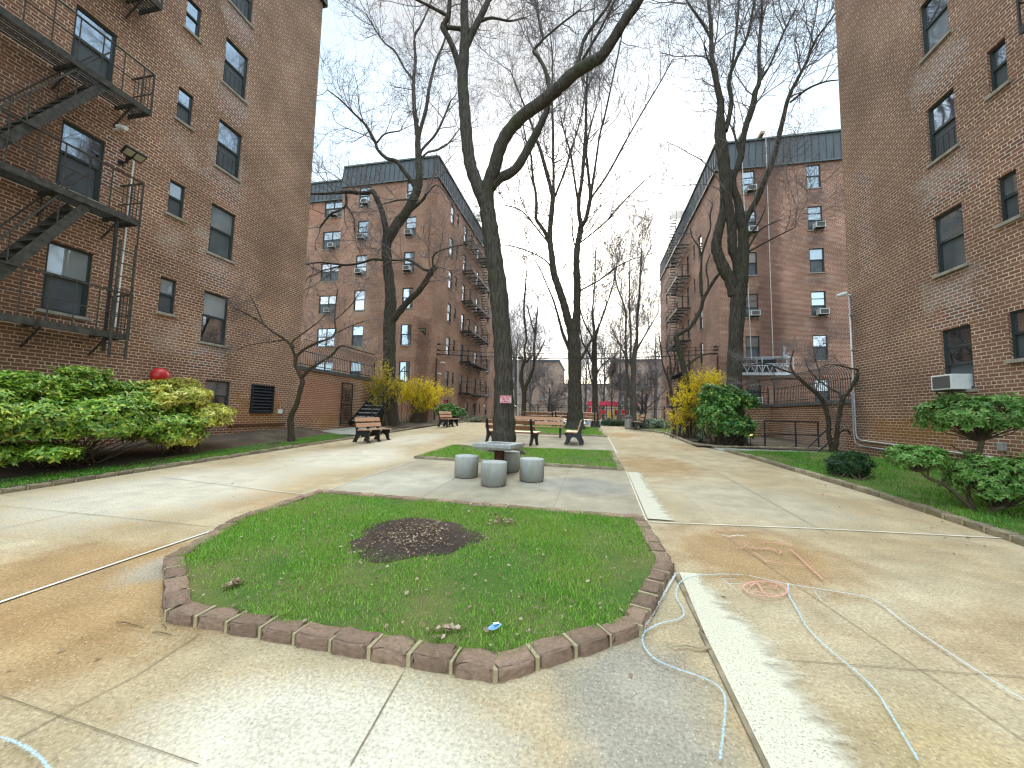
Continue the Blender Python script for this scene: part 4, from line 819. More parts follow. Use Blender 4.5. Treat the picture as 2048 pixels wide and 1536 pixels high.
def floodlight(label, x, y, z, rz, s=1., two=True):
    t = thing('floodlight', (x, y, z), label, 'floodlight', 'wall floodlights', rz); M = Matrix.Translation((0, -.62*s, .28*s)) @ Matrix.Rotation(math.radians(52), 4, 'X')
    MB().box(-.36*s, .36*s, -.05*s, .05*s, -.2*s, .2*s, M).build('housing', M_BLACK, t, True, bevel=.03*s); lm = plain('lamp_lens', (.40, .36, .26), .25, .5, var=.1)
    for a in ((-.31, -.03), (.03, .31)): MB().box(a[0]*s, a[1]*s, -.062*s, -.05*s, -.13*s, .13*s, M).build('lens', lm, t, True)
    m = MB(); m.bar((0, 0, 0), (0, -.3*s, 0), .05*s); m.bar((0, -.3*s, -.02), (0, -.3*s, .18*s), .07*s); m.bar((0, -.3*s, .16*s), (0, -.58*s, .24*s), .09*s, .16*s); m.box(-.1*s, .1*s, -.02, .02, -.1*s, .1*s); m.build('arm', M_BLACK, t, True); return t
q = WX(242, 322, XL); floodlight('black twin lens floodlight on an arm above the fire escape of the left building', XL, q[1], q[2]-.05, RZL, .66)
q = WY(850, 668, YL); floodlight('small black twin floodlight near the corner of the left tall building', q[0], YL, q[2], 0, .8)
def camera_unit(label, x, y, z, rz):
    t = thing('security_camera', (x, y, z), label, 'security camera', 'white security cameras', rz); m = MB(); m.tube([(0, 0, 0), (0, -.12, .0), (0, -.2, .05)], .025, 8); m.build('arm', M_WHITE, t, True)
    m = MB(); m.tube([(0, -.14, .06), (0, -.42, -.02)], [.06, .055], 12); m.build('housing', M_WHITE, t, True); return t
q = WX(240, 268, XL); camera_unit('white camera on a stalk above the floodlight of the left building', XL+.02, q[1]-.15, q[2], RZL)
q = WX(1700, 595, XR); camera_unit('white security camera on top of the pipe at the right building corner', XR-.02, 14.62, 5.86, RZR)
for (x, y, w_) in ((880, 726, 'upper'), (872, 748, 'lower')): q = WX(x, y, XL); camera_unit(f'{w_} white camera on the left tall building corner by the cables', XL+.02, q[1], q[2], RZL)
pp = thing('conduit_pipe', (XR-.04, 14.6, 1.), 'grey conduit pipe running down the corner of the right building and along its base', 'pipe')
MB().tube([(XR-.05, 14.66, 5.9), (XR-.05, 14.66, 1.25), (XR-.05, 14.6, 1.1), (XR-.05, 14.42, 1.03), (XR-.05, 10.5, .93), (XR-.05, 5., .72)], .028, 8).build('pipe_run', M_PIPE, pp, smooth=True)
MB().tube([(XR-.05, 14.9, 2.5), (XR-.05, 14.86, 2.6), (XR-.05, 14.76, 2.55), (XR-.05, 14.76, 1.2), (XR-.05, 14.7, .95), (XR-.05, 14.5, .86), (XR-.05, 13.2, .82)], .022, 8).build('pipe_run', M_PIPE, pp, smooth=True); cl = MB()
for z in (5.2, 4., 2.9, 1.8): cl.box(XR-.085, XR, 14.60, 14.72, z-.02, z+.02)
cl.build('clamp', M_PIPE, pp)
q = WX(250, 440, XL); pp = thing('conduit_pipe', (XL, 7.2, 4), 'thin white conduit on the left building behind the drop ladder', 'pipe'); MB().tube([(XL+.03, 7.55, WX(262, 320, XL)[2]), (XL+.03, 7.52, 3.6)], .018, 6).build('pipe_run', M_WHITE, pp)
q = WX(559, 823, XL); jb = thing('junction_box', q, 'small white electrical box on the wall right of the louvre', 'electrical box'); MB().box(XL-.01, XL+.06, q[1]-.09, q[1]+.09, q[2]-.08, q[2]+.08).build('case', M_WHITE, jb, bevel=.01); MB().bar((XL+.02, q[1], q[2]+.08), (XL+.02, q[1], q[2]+.28), .02).build('conduit', M_PIPE, jb)
q = WX(2008, 893, XR); jb = thing('junction_box', q, 'grey blue utility box at the base of the right wall behind the shrub', 'electrical box'); MB().box(XR-.08, XR+.01, q[1]-.06, q[1]+.06, q[2]-.09, q[2]+.09).build('case', M_PIPE, jb, bevel=.01); MB().box(XR-.087, XR-.078, q[1]-.045, q[1]+.045, q[2]-.07, q[2]+.07).build('cover', M_ALU, jb)
# hanging scaffold of the right far building
sc = thing('suspended_scaffold', (10.5, YR-.8, 4.3), 'silver suspended work platform hanging from white ropes at the right tall building', 'scaffold')
a = WY(1482, 748, YR-.9); b = WY(1583, 748, YR-.9); zb = a[2]; x0, x1 = a[0]-.6, b[0]; y0 = YR-1.15; y1 = YR-.35
MB().box(x0, x1, y0, y1, zb-.1, zb+.08).build('deck', M_ALU, sc, bevel=.01); t = MB()
for y in (y0, y1):
    for z in (.62, 1.05): t.bar((x0, y, zb+z), (x1, y, zb+z), .05)
    n = 8; w = (x1-x0)/n
    for i in range(n): t.bar((x0+w*i, y, zb+.08), (x0+w*(i+.5), y, zb+.62), .035); t.bar((x0+w*(i+.5), y, zb+.62), (x0+w*(i+1), y, zb+.08), .035)
    for i in (0, n//2, n): t.bar((x0+w*i, y, zb), (x0+w*i, y, zb+1.05), .045)
t.build('guard_rail', M_ALU, sc); mo = MB(); mo.box(x1-.5, x1-.15, y0+.15, y1-.15, zb+.9, zb+1.35); mo.tube([(x1-.32, y0+.4, zb+1.3), (x1-.32, y0+.4, zb+1.8)], .1, 10); mo.build('hoist', M_PIPE, sc, bevel=.03)
MB().box(x0, x1-.6, y1-.02, y1+.0, zb+.15, zb+1.2).build('debris_net', M_BLACK, sc)
for (px, nm) in ((1500, 'left'), (1543, 'right')):
    x = WY(px, 600, YR-.4)[0]; rp = thing('hanging_rope', (x, YR-.35, zb+1.1), f'{nm} white rope hanging from the roof of the right tall building to the work platform', 'rope', 'scaffold ropes')
    MB().tube([(x-.25*(nm == 'left'), YR-.30, 21.15), (x-.1*(nm == 'left'), YR-.34, 12), (x, YR-.38, zb+1.05)], .022, 6).build('line', M_ROPE, rp); MB().box(x-.35, x-.1, YR-.45, YR+.9, 21.1, 21.3).build('roof_hook', plain('beige_hook', (.42, .30, .2), .8), rp)
# overhead cables between the tall buildings
for k, (ya, yb, r, nm) in enumerate(((708, 708, .035, 'lowest thick'), (700, 700, .018, 'middle thin'), (688, 694, .012, 'top hair thin'))):
    A = WX(866, ya, XL+.2); B = WX(1424, yb, XR-.2); A[1] = B[1] = 28.6; A[2] = WY(900, ya, 28.6)[2]; B[2] = WY(1400, yb, 28.6)[2]
    cb = thing('overhead_cable', (A[0], A[1], A[2]), f'{nm} black cable strung between the two tall buildings', 'cable', 'overhead cables'); pts = [A+(B-A)*t-np.array([0, 0, .35*math.sin(PI*t)*(1-.2*k)]) for t in np.linspace(0, 1, 24)]
    MB().tube(pts, r, 6).build('wire', M_BLACK, cb); MB().box(XL-.02, XL+.25, 28.55, 28.65, A[2]-.05, A[2]+.05).build('bracket', M_IRON, cb); MB().box(XR-.25, XR+.02, 28.55, 28.65, B[2]-.05, B[2]+.05).build('bracket', M_IRON, cb)
for (X, nm, dz) in ((XL, 'left', 0), (XR, 'right', 0)):
    q = WX(862 if X < 0 else 1428, 712, X); t = thing('service_conduit', (X, 28.6, 1.), f'dark service pipe at the cable end on the {nm} tall building', 'pipe'); sg = 1 if X < 0 else -1
    MB().tube([(X+.08*sg, 28.4, 1.0), (X+.08*sg, 28.4, 5.9)], .06, 8).build('pipe_run', plain('brown_pipe', (.10, .05, .04), .7), t); MB().box(min(X, X+.14*sg), max(X, X+.14*sg), 28.3, 28.5, 3.6, 3.75).build('clamp', M_IRON, t)
# ================================================================== FURNITURE
def bench(label, x, y, rz, L=1.55, sc=1., pale=True, nfr=3, grp='slatted park benches around the courtyard'):
    z = gzf(x, y)+.012; t = thing('park_bench', (x, y, z), label, 'bench', grp, rz); t.scale = (1, sc, sc)
    prof = [(-.33, 0), (-.20, 0), (-.175, .07), (-.12, .20), (-.02, .275), (.08, .26), (.16, .17), (.21, .05), (.22, 0), (.36, 0), (.355, .05), (.30, .14), (.255, .28), (.25, .40), (.30, .60), (.345, .80), (.35, .885), (.325, .925), (.28, .915), (.285, .86), (.25, .72), (.19, .52), (.155, .435), (-.22, .40), (-.30, .43), (-.33, .395), (-.29, .33), (-.255, .25), (-.275, .12), (-.32, .05)]
    for i in range(nfr): xx = -L/2+.12+(L-.24)*i/(nfr-1); MB().prism(prof, xx-.035, xx+.035).build('frame', M_CAST, t, True, bevel=.006)
    wd = M_WOOD if pale else M_WOODD
    Ms = [Matrix.Translation((0, y_, z_)) @ Matrix.Rotation(math.radians(a), 4, 'X') for y_, z_, a in ((-.19, .447, -4), (.03, .440, -4))]
    for M in Ms: MB().box(-L/2, L/2, -.105, .105, -.02, .022, M).build('seat_plank', M_WOOD, t, True, bevel=.008)
    for y_, z_ in ((.185, .60), (.245, .795)): M = Matrix.Translation((0, y_, z_)) @ Matrix.Rotation(math.radians(-14), 4, 'X'); MB().box(-L/2, L/2, -.022, .02, -.075, .075, M).build('back_plank', wd, t, True, bevel=.008)
    return t
bench('pale wooden bench with black frames in front of the metal steps, left path edge', -7.92, 13.05, RZL, 1.6)
bench('pale wooden bench further back beside the left yellow forsythia', -8.15, 21.4, RZL, 1.9)
bench('pale wooden bench seen from the side on the pad, facing left', -.62, 14.75, -RZL, 1.55)
q = G(1023, 889); bench('brown bench seen from behind, partly hidden by the big tree trunk with the red sign', -2.85, 13.95, PI-.28, 2.05, 1., False, 2)
bench('bench facing the camera beyond the one behind the sign tree', -2.35, 17.0, .02, 2.3, 1., True, 2)
q = G(1083, 856); bench('brown bench seen from behind on the far lawn edge, left of the thick double trunk', q[0]-.2, q[1]+.3, PI, 1.9, 1.05, False, 2)
q = G(1128, 855.5); bench('brown bench seen from behind standing right against the thick double trunk', q[0], q[1]+.3, PI, 1.25, 1.05, False, 2)
q = G(1176, 857); bench('small far bench between the double trunk and the slim trunk', q[0], q[1]+.2, PI, 1.0, 1.05, True, 2)
q = G(1266, 859); bench('small bench by the grey litter bin at the far right end of the path', q[0]+.3, q[1], -RZL, 1.5)
lb = thing('litter_bin', (*G(1257, 858)[:2], G(1257, 858)[2]), 'grey litter bin with a domed lid at the far right end of the path', 'litter bin'); m = MB(); m.lathe([(.19, 0), (.21, .05), (.23, .58), (.24, .62)], k=16); m.build('body', M_PIPE, lb, True, smooth=True)
m = MB(); m.lathe([(.26, .62), (.26, .65), (.2, .74), (.09, .8), (.001, .82)], k=16); m.build('lid', M_COPING, lb, True, smooth=True)
# chess table and stools
tx, ty = -1.93, 8.15; tz = gzf(tx, ty)+.012
ct = thing('chess_table', (tx, ty, tz), 'concrete game table with a chipped square top on a rusty post', 'table', rz=-.16); zt = WY(996, 889, ty)[2]-tz
m = MB(); h_ = .43; m.prism([(-h_, -h_), (h_, -h_), (h_, h_), (-h_, h_)], zt-.035, zt+.03, 'z'); m.q((-h_, -h_, zt-.035), (h_, -h_, zt-.035), (h_*.86, -h_*.86, zt-.09), (-h_*.86, -h_*.86, zt-.09)); m.q((h_, -h_, zt-.035), (h_, h_, zt-.035), (h_*.86, h_*.86, zt-.09), (h_*.86, -h_*.86, zt-.09)); m.q((h_, h_, zt-.035), (-h_, h_, zt-.035), (-h_*.86, h_*.86, zt-.09), (h_*.86, h_*.86, zt-.09)); m.q((-h_, h_, zt-.035), (-h_, -h_, zt-.035), (-h_*.86, -h_*.86, zt-.09), (-h_*.86, h_*.86, zt-.09)); m.q((-h_*.86, -h_*.86, zt-.09), (h_*.86, -h_*.86, zt-.09), (h_*.86, h_*.86, zt-.09), (-h_*.86, h_*.86, zt-.09))
m.build('table_top', M_CONC2, ct, True); m = MB(); e = .25/4
for i in range(8):
    for j in range(8):
        if (i+j) % 2: m.box(-.25+i*e, -.25+(i+1)*e-.002, -.25+j*e, -.25+(j+1)*e-.002, zt+.03, zt+.0335)
m.build('chess_board', plain('board_tile', (.12, .14, .17), .6), ct, True); m = MB(); m.box(-.085, .085, -.085, .085, 0, zt-.085); m.box(-.16, .16, -.16, .16, 0, .02); m.build('pedestal', M_RUSTPOST, ct, True, bevel=.006)
sp = MB(); r = .245; hh = .44
sp.lathe([(r*.9, 0), (r*.9, .035), (r, .036), (r, hh-.02), (r-.006, hh-.006), (r-.02, hh), (.001, hh)], k=48); sm = sp.mesh('stool', M_CONC2, smooth=False); sm.polygons.foreach_set('use_smooth', [True]*len(sm.polygons))
def conc_stool(): 
    t = NT('stool_concrete', .92, .2); o = t.obj(); n1 = t.noise(o, 3.2, 6., .6); n2 = t.noise(o, 30., 4., .7); ri = t.n('ObjectInfo').outputs['Random']
    c = t.mix(t.mr(n1, .4, .7), (.40, .395, .37), (.30, .30, .275)); c = t.mix(t.mr(n2, .55, .72, 0., .5), c, (.24, .24, .22)); g = t.noise(t.mapv(o, (3., 3., .7)), 1.6, 4.)
    c = t.mix(t.mr(g, .55, .7, 0., .45), c, (.20, .22, .13)); t.col(c); t.bump(n2, .5, .008); return t.m
sm.materials.clear(); sm.materials.append(conc_stool())
for (px, py, lab) in ((983.5, 974, 'nearest concrete stool, in front of the chess table post'), (928, 957, 'concrete stool left of the chess table'), (1061, 965, 'concrete stool right of the chess table, black gap under it'), (1015, 945, 'concrete stool behind the chess table post')):
    q = G(px, py); q[1] += .14; o = put('stool', sm, None, True, (q[0], q[1], gzf(q[0], q[1])+.01), rng.uniform(0, 6)); tag(o, lab, 'stool', 'round concrete stools at the chess table')
    MB().lathe([(.215, -.002), (.215, .034)], k=24).build('base_shadow_gap', M_BLACK, o, True).name = 'shade_gap_ring'  # black ring standing in for the shade in the gap under the stool
# blue wrapper on the front lawn, twigs
q = G(989, 1262, .07); wr = thing('candy_wrapper', (q[0], q[1], gzf(q[0], q[1])+.09), 'small crumpled blue wrapper lying on the front lawn', 'wrapper', rz=.6); m = MB(); P = [[(x, y+.006*math.sin(9*x), .012*math.sin(40*x+60*y)+.01) for x in np.linspace(-.045, .045, 7)] for y in np.linspace(-.018, .018, 4)]
for i in range(3):
    for j in range(6): m.q(P[i][j], P[i][j+1], P[i+1][j+1], P[i+1][j])
m.build('foil', plain('blue_foil', (.13, .30, .52), .3, .6), wr, True); MB().q((-.01, -.012, .03), (.03, -.012, .028), (.03, .01, .03), (-.01, .01, .03)).build('print_patch', M_WHITE, wr, True)
tw = [((305, 1268), 40, .3), ((322, 1253), 20, 1.), ((232, 1247), 60, .4), ((935, 1390), 30, .7), ((395, 1160), 70, -.35), ((655, 1335), 30, -.6), ((365, 1325), 24, -.5), ((1440, 1330), 30, .2), ((1590, 1460), 40, -.4), ((1345, 1175), 26, .4), ((150, 980), 30, .1), ((250, 1032), 24, .3)]
for i, ((x, y), L, an) in enumerate(tw[:3]+tw[4:5]+tw[7:8]):
    q = G(x, y); dd = G(x+L*math.cos(an), y+L*math.sin(an)*.5)-q; m = MB(); m.tube([q*0+(0, 0, 0), dd*.35+(0, 0, .008), dd*.7+(.01, 0, .004), dd], [.0025, .003, .0025, .0015], 5)
    o = m.build('twig', M_STEM, None, True); o.location = (q[0], q[1], gzf(q[0], q[1])+.012); tag(o, 'short dark twig lying flat on the concrete path', 'twig', 'twigs on the path')
q = WX(1501, 868, 0.) if False else G(1501, 893); q = np.array([5.95, 16.3, gzf(6, 16)+.05]); gs = thing('garden_spotlight', q, 'small lit garden spotlight beside the grey green blade plant on the right', 'spotlight'); MB().bar((q[0], q[1], q[2]), (q[0], q[1], q[2]+.35), .02).build('stake', M_BLACK, gs); pz = WY(1501, 868, q[1])
em = NT('lamp_glow', .5); em.b.inputs['Emission Color'].default_value = (1., .62, .25, 1); em.b.inputs['Emission Strength'].default_value = 3.; em.col((1., .8, .5)); mm = MB(); mm.lathe([(.001, 0), (.05, .02), (.07, .07), (.055, .12), (.001, .13)], (pz[0], q[1]-.02, pz[2]-.06), 12); mm.build('bulb', em.m, gs, smooth=True); MB().tube([(pz[0], q[1]+.15, pz[2]), (pz[0], q[1]+.04, pz[2])], [.05, .09], 12).build('housing', M_BLACK, gs)
# ================================================================== STREET BEYOND THE FENCE
zs = -.53
struct(put('road', MB().q((-60, 45.5, zs+.02), (60, 45.5, zs+.02), (60, 54, zs+.02), (-60, 54, zs+.02)).mesh('road', M_ASPH))); struct(put('pavement', MB().box(-60, 60, 43.2, 45.5, zs-.2, zs+.14).box(-60, 60, 54, 57, zs-.2, zs+.14).mesh('pavement', M_LANDING)))
ifn = thing('iron_fence', (-2, 38, .2), 'tall black iron fence across the far end of the courtyard', 'iron fence'); fy = 37.5; fz = gzf(-2, fy); ft = 2.62
m = MB()
for x in np.arange(-9., 6.6, .16): m.bar((x, fy, fz), (x, fy, ft), .02)
m.build('picket', M_IRON, ifn); m = MB()
for z in (fz+.2, ft-.25, ft-.03): m.bar((-9., fy, z), (6.6, fy, z), .04)
m.build('rail', M_IRON, ifn)
for x in (-9., -6.4, -3.8, -1.2, 1.4, 4., 6.6): MB().bar((x, fy, fz), (x, fy, ft+.05), .08).build('post', M_IRON, ifn)
def car(label, x, y, z, rz, paint, suv=True, L=4.6):
    t = thing('parked_car', (x, y, z), label, 'car', 'cars parked on the street', rz); hw = .88; zr = 1.68 if suv else 1.42
    low = [(-L/2, .35), (-L/2, .62), (-L/2+.06, .92), (-L/2+1.1, 1.02), (L/2-.25, 1.0), (L/2-.02, .9), (L/2, .55), (L/2-.05, .32), (L/2-.45, .25), (-L/2+.4, .25)]
    MB().prism(low, -hw, hw, 'y').build('body', paint, t, True, bevel=.05)
    cab = [(-L/2+1.05, 1.0), (-L/2+1.85, zr-.06), (-L/2+2.3, zr), (L/2-.75, zr), (L/2-.35, zr-.12), (L/2-.12, 1.0)]
    n = len(cab); m = MB(); v = [(p[0], -hw+.05+max(0, p[1]-1.)*.22, p[1]) for p in cab]+[(p[0], hw-.05-max(0, p[1]-1.)*.22, p[1]) for p in cab]; m.v = v; m.f = [tuple(range(n)), tuple(range(n, 2*n))[::-1]]+[(i, (i+1) % n, n+(i+1) % n, n+i) for i in range(n)]
    m.build('cabin', paint, t, True, bevel=.03)
    for sgn in (-1, 1):
        g = MB()
        yy = lambda zz: sgn*(hw-.04-max(0, zz-1.)*.22+.004)
        for a, b, c, d in ((-L/2+1.35, -L/2+2.05, -L/2+2.3, -L/2+2.3), (-L/2+2.4, -L/2+2.4, L/2-1.5, L/2-1.5), (L/2-1.4, L/2-1.4, L/2-.78, L/2-.5)):
            g.q((a, yy(1.06), 1.06), (b, yy(zr-.12), zr-.12), (c, yy(zr-.12), zr-.12), (d, yy(1.06), 1.06))
        g.build('side_window', M_GLASS[0], t, True)
    for xx in (-L/2+.85, L/2-.85):
        for sgn in (-1, 1):
            w = MB(); w.tube([(xx, sgn*(hw-.2), .33), (xx, sgn*(hw+.01), .33)], .33, 20); wo_ = w.build('wheel', M_RUBBER, t, True); r_ = MB(); r_.tube([(xx, sgn*(hw+.0), .33), (xx, sgn*(hw+.02), .33)], .2, 14); r_.build('rim', M_ALU, wo_, True)
    for sgn in (-1, 1): MB().box(-L/2-.01, -L/2+.12, sgn*.62-.16, sgn*.62+.16, .66, .84).build('headlight', M_WHITE, t, True, bevel=.02); MB().box(L/2-.12, L/2+.01, sgn*.68-.12, sgn*.68+.12, .7, .92).build('tail_light', M_RED, t, True, bevel=.02)
    return t
P_SILV = plain('silver_paint', (.42, .43, .45), .25, .6, .3, var=.05); P_WHITE = plain('white_car_paint', (.75, .75, .76), .25, .6, var=.04); P_DARK = plain('dark_blue_paint', (.03, .035, .06), .25, .6, var=.05)
def atx(px, y): return WY(px, 840, y)[0]
car('silver sport utility car beyond the fence beside the slim double trunk', atx(1208, 46.5), 46.5, zs, PI, P_SILV, True)
car('white sport utility car parked beyond the fence left of the thick double trunk', atx(1066, 52.8), 52.8, zs, 0, P_WHITE, True); car('white car with a low roof parked just left of the thick double trunk', atx(1106, 53), 53., zs, 0, P_WHITE, False)
car('dark blue car half hidden behind the big tree with the sign', atx(1028, 46.5), 46.5, zs, 0, P_DARK, False); car('dark blue car behind the slim trunk, left of the silver one', atx(1163, 53.2), 53.2, zs, PI, P_DARK, True)
# playground
pg = thing('playground_climber', (atx(1205, 62), 62, zs), 'red and yellow playground climber with two red awnings and a slide', 'playground'); Yp = 62.; M_YEL = plain('yellow_plastic', (.60, .36, .06), .4, .5); M_REDP = plain('red_plastic', (.55, .03, .03), .35, .5); M_AWN = plain('pinkish_red_awning', (.60, .05, .09), .6, .3)
pw = lambda x, y: WY(x, y, Yp)
for a, b in ((1175, 1186), (1199, 1239)):
    A, B = pw(a, 803), pw(b, 812); m = MB(); m.prism([(A[0], B[2]), (B[0], B[2]), (B[0], A[2]), (A[0], A[2])], Yp-1.2, Yp+1.2, 'y'); m.build('awning', M_AWN, pg)
    for x in (A[0]+.1, B[0]-.1):
        for y in (Yp-1.1, Yp+1.1): MB().tube([(x, y, zs), (x, y, B[2])], .06, 8).build('post', M_RUSTPOST if x < 0 else M_REDP, pg)
for (x0_, y0_, x1_, y1_, mt, nm) in ((1201, 821, 1211, 828, M_REDP, 'panel'), (1214, 823, 1221, 834, M_YEL, 'panel'), (1228, 820, 1236, 831, M_REDP, 'panel'), (1227, 813, 1231, 840, M_YEL, 'panel'), (1176, 815, 1182, 832, M_REDP, 'panel'), (1242, 820, 1252, 828, M_REDP, 'panel'), (1272, 827, 1275, 842, M_YEL, 'panel')):
    A, B = pw(x0_, y1_), pw(x1_, y0_); m = MB(); m.box(A[0], B[0], Yp-1.2, Yp-1.1, A[2], B[2]); m.build(nm, mt, pg, bevel=.03)
A, B = pw(1245, 830), pw(1256, 841); m = MB(); m.prism([(A[0], A[2]), (A[0]+.3, A[2]), (B[0], B[2]), (B[0]-.35, B[2])], Yp-1.7, Yp-.9, 'y'); m.build('slide', M_REDP, pg); A, B = pw(1199, 830), pw(1250, 829); MB().box(A[0], B[0], Yp-1., Yp+1., A[2]-.1, A[2]).build('deck', M_COPING, pg)
fp = thing('flag_pole', (*WY(1038, 840, 50)[:2], zs), 'thin white flag pole beyond the fence left of the forked slim tree', 'flag pole'); A, B = WY(1036, 712, 50), WY(1037, 806, 50); MB().tube([(B[0], 50, zs), (A[0], 50, A[2])], [.07, .045], 8).build('pole', M_WHITE, fp); MB().box(A[0]-.02, A[0]+.7, 49.99, 50.01, A[2]-.45, A[2]-.05).build('flag', P_DARK, fp)
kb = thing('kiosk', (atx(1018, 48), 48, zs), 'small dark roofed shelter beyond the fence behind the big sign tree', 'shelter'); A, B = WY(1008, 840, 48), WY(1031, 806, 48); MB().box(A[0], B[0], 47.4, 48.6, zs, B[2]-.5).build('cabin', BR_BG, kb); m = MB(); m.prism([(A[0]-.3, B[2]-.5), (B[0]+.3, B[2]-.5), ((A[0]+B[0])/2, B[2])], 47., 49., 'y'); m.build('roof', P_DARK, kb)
# ================================================================== TREES
def nrm(v): return v/(np.linalg.norm(v, axis=-1, keepdims=True)+1e-9)
def tubes(P, R, k):
    """P (m,n,3) centre lines, R (m,n) radii -> verts, quads"""
    m, n, _ = P.shape; T = np.gradient(P, axis=1); T = nrm(T); ref = np.where(np.abs(T[:, :1, 2:3]) > .9, np.array([1., 0, 0]), np.array([0, 0, 1.])); A = nrm(np.cross(T, np.broadcast_to(ref, T.shape))); B = np.cross(T, A)
    an = 2*PI*np.arange(k)/k; V = P[:, :, None]+R[:, :, None, None]*(A[:, :, None]*np.cos(an)[:, None]+B[:, :, None]*np.sin(an)[:, None])
    idx = np.arange(m*n*k).reshape(m, n, k); nx = np.roll(idx, -1, 2); F = np.stack([idx[:, :-1], nx[:, :-1], nx[:, 1:], idx[:, 1:]], -1).reshape(-1, 4)
    return V.reshape(-1, 3), F
class Acc:
    def __init__(s): s.V = []; s.F = []; s.n = 0
    def add(s, V, F): s.V.append(V); s.F.append(F+s.n); s.n += len(V)
    def mesh(s, name, mat, smooth=True): return amesh(name, np.concatenate(s.V), np.concatenate(s.F), mat, smooth)
def shoots(pos, tan, L, r0, n, ang, wig, up, r, tip=.35):
    """grow one curved shoot from every pos"""
    m = len(pos); q = nrm(np.cross(tan, nrm(r.normal(size=(m, 3))))); a = np.radians(r.uniform(*ang, m))[:, None]; d = nrm(tan*np.cos(a)+q*np.sin(a)+np.array([0, 0, up])); P = np.empty((m, n+1, 3)); P[:, 0] = pos
    for j in range(n): d = nrm(d+r.normal(0, wig, (m, 3))+np.array([0, 0, up*.35])); P[:, j+1] = P[:, j]+d*(L/n)[:, None]
    R = r0[:, None]*np.linspace(1, tip, n+1)[None]; return P, R
def pick(P, R, k, r, t0=.2):
    m, n, _ = P.shape; i = np.repeat(np.arange(m), k); t = r.uniform(t0, 1, m*k)*(n-1); j = np.minimum(t.astype(int), n-2); f = (t-j)[:, None]
    return P[i, j]*(1-f)+P[i, j+1]*f, nrm(P[i, j+1]-P[i, j]), (R[i, j]*(1-f[:, 0])+R[i, j+1]*f[:, 0])
def trace_tree(label, Y, limbs, bark, twigs, cat='tree', group='bare trees of the courtyard', seed=1, name='bare_tree', wmin=0., flare=True, tw_col=None):
    """limbs: (points (px, py, width px), dY at the end); the limb keeps its distance from the camera and real thickness"""
    r = np.random.default_rng(seed); root = None; samples = []; acc = Acc(); smp = []
    for li, (pts, dy) in enumerate(limbs):
        pts = np.array(pts, float); y0 = 0.
        if samples:
            S_ = np.concatenate(samples); y0 = S_[np.argmin(np.hypot(S_[:, 0]-pts[0, 0], S_[:, 1]-pts[0, 1])), 2]
        ar = np.r_[0, np.cumsum(np.hypot(*np.diff(pts[:, :2], axis=0).T))]; dd = y0+dy*ar/ar[-1]; C = []
        for (x, y, w), d in zip(pts, dd): p = WY(x, y, Y+d); dep = float((p-np.array([0, 0, H])) @ _f); C.append([*p, max(w, wmin)/2*dep/FPX])
        C = smooth_line([np.array(c) for c in C], 5); C[:, 3] = np.maximum(C[:, 3], .002)
        samples.append(np.c_[smooth_line([np.array([a, b, d]) for (a, b), d in zip(pts[:, :2], dd)], 5)])
        P = C[:, :3]; R = C[:, 3].copy()
        if root is None:
            g = gzf(P[0, 0], P[0, 1]); root = thing(name, (P[0, 0], P[0, 1], g), label, cat, group)
            if flare: h = P[:, 2]-g; R = R*(1+.30*np.exp(-np.maximum(h, 0)/.22))
            P = np.vstack([[P[0, 0], P[0, 1], min(g-.15, P[0, 2]-.1)], P]); R = np.r_[R[0]*1.05, R]
        k = 14 if R.max() > .08 else 7
        if R.max() > .05: R = R*(1+.05*np.sin(np.arange(len(R))*1.7+li))
        V, F = tubes(P[None], R[None], k)
        if R.max() > .08:      # furrows and knots
            c = np.repeat(P, k, 0); nn = V-c; an = np.tile(np.arange(k), len(P)); V = c+nn*(1+.045*np.sin(an*2*PI/k*5+np.repeat(np.arange(len(P)), k)*.25)+r.normal(0, .022, len(V)))[:, None]
        acc.add(V, F); smp.append((P, R, dy))
    put('trunk', acc.mesh('trunk', bark), root)
    if twigs:
        tw = Acc(); pos = []; tan = []; rad = []
        for P, R, dy in smp[twigs.get('skip', 1):]:
            seg = np.linalg.norm(np.diff(P, axis=0), axis=1); cum = np.r_[0, np.cumsum(seg)]; n = max(1, int(cum[-1]*twigs['dens'])); s = r.uniform(cum[-1]*twigs.get('t0', .15), cum[-1], n); j = np.clip(np.searchsorted(cum, s)-1, 0, len(P)-2); f = ((s-cum[j])/(seg[j]+1e-9))[:, None]
            pos.append(P[j]*(1-f)+P[j+1]*f); tan.append(nrm(P[j+1]-P[j])); rad.append(R[j])
            pos.append(P[-1:].repeat(2, 0)); tan.append(nrm(P[-1:]-P[-2:-1]).repeat(2, 0)); rad.append(R[-1:].repeat(2))
        pos = np.concatenate(pos); tan = np.concatenate(tan); rad = np.concatenate(rad); ok = rad < twigs.get('rmax', .14); pos, tan, rad = pos[ok], tan[ok], rad[ok]
        m = len(pos); L = twigs['len']*r.uniform(.45, 1.15, m); r0 = np.minimum(rad*.6, twigs['r']*r.uniform(.7, 1.3, m)); P, R = shoots(pos, tan, L, r0, 7, twigs.get('ang', (25, 65)), .16, twigs.get('up', .18), r); tw.add(*tubes(P, R, 5))
        for (k, lf, rf, n, sd) in twigs['lev']:
            a, b, c = pick(P, R, k, r); m = len(a); L = twigs['len']*lf*r.uniform(.4, 1.2, m); P, R = shoots(a, b, L, np.maximum(c*rf, twigs.get('rmin', .0032)), n, (25, 70), .22, twigs.get('up', .18)*.7, r, .6); tw.add(*tubes(P, R, sd))
        put('crown', tw.mesh('crown', tw_col or M_TWIG), root)
    return root
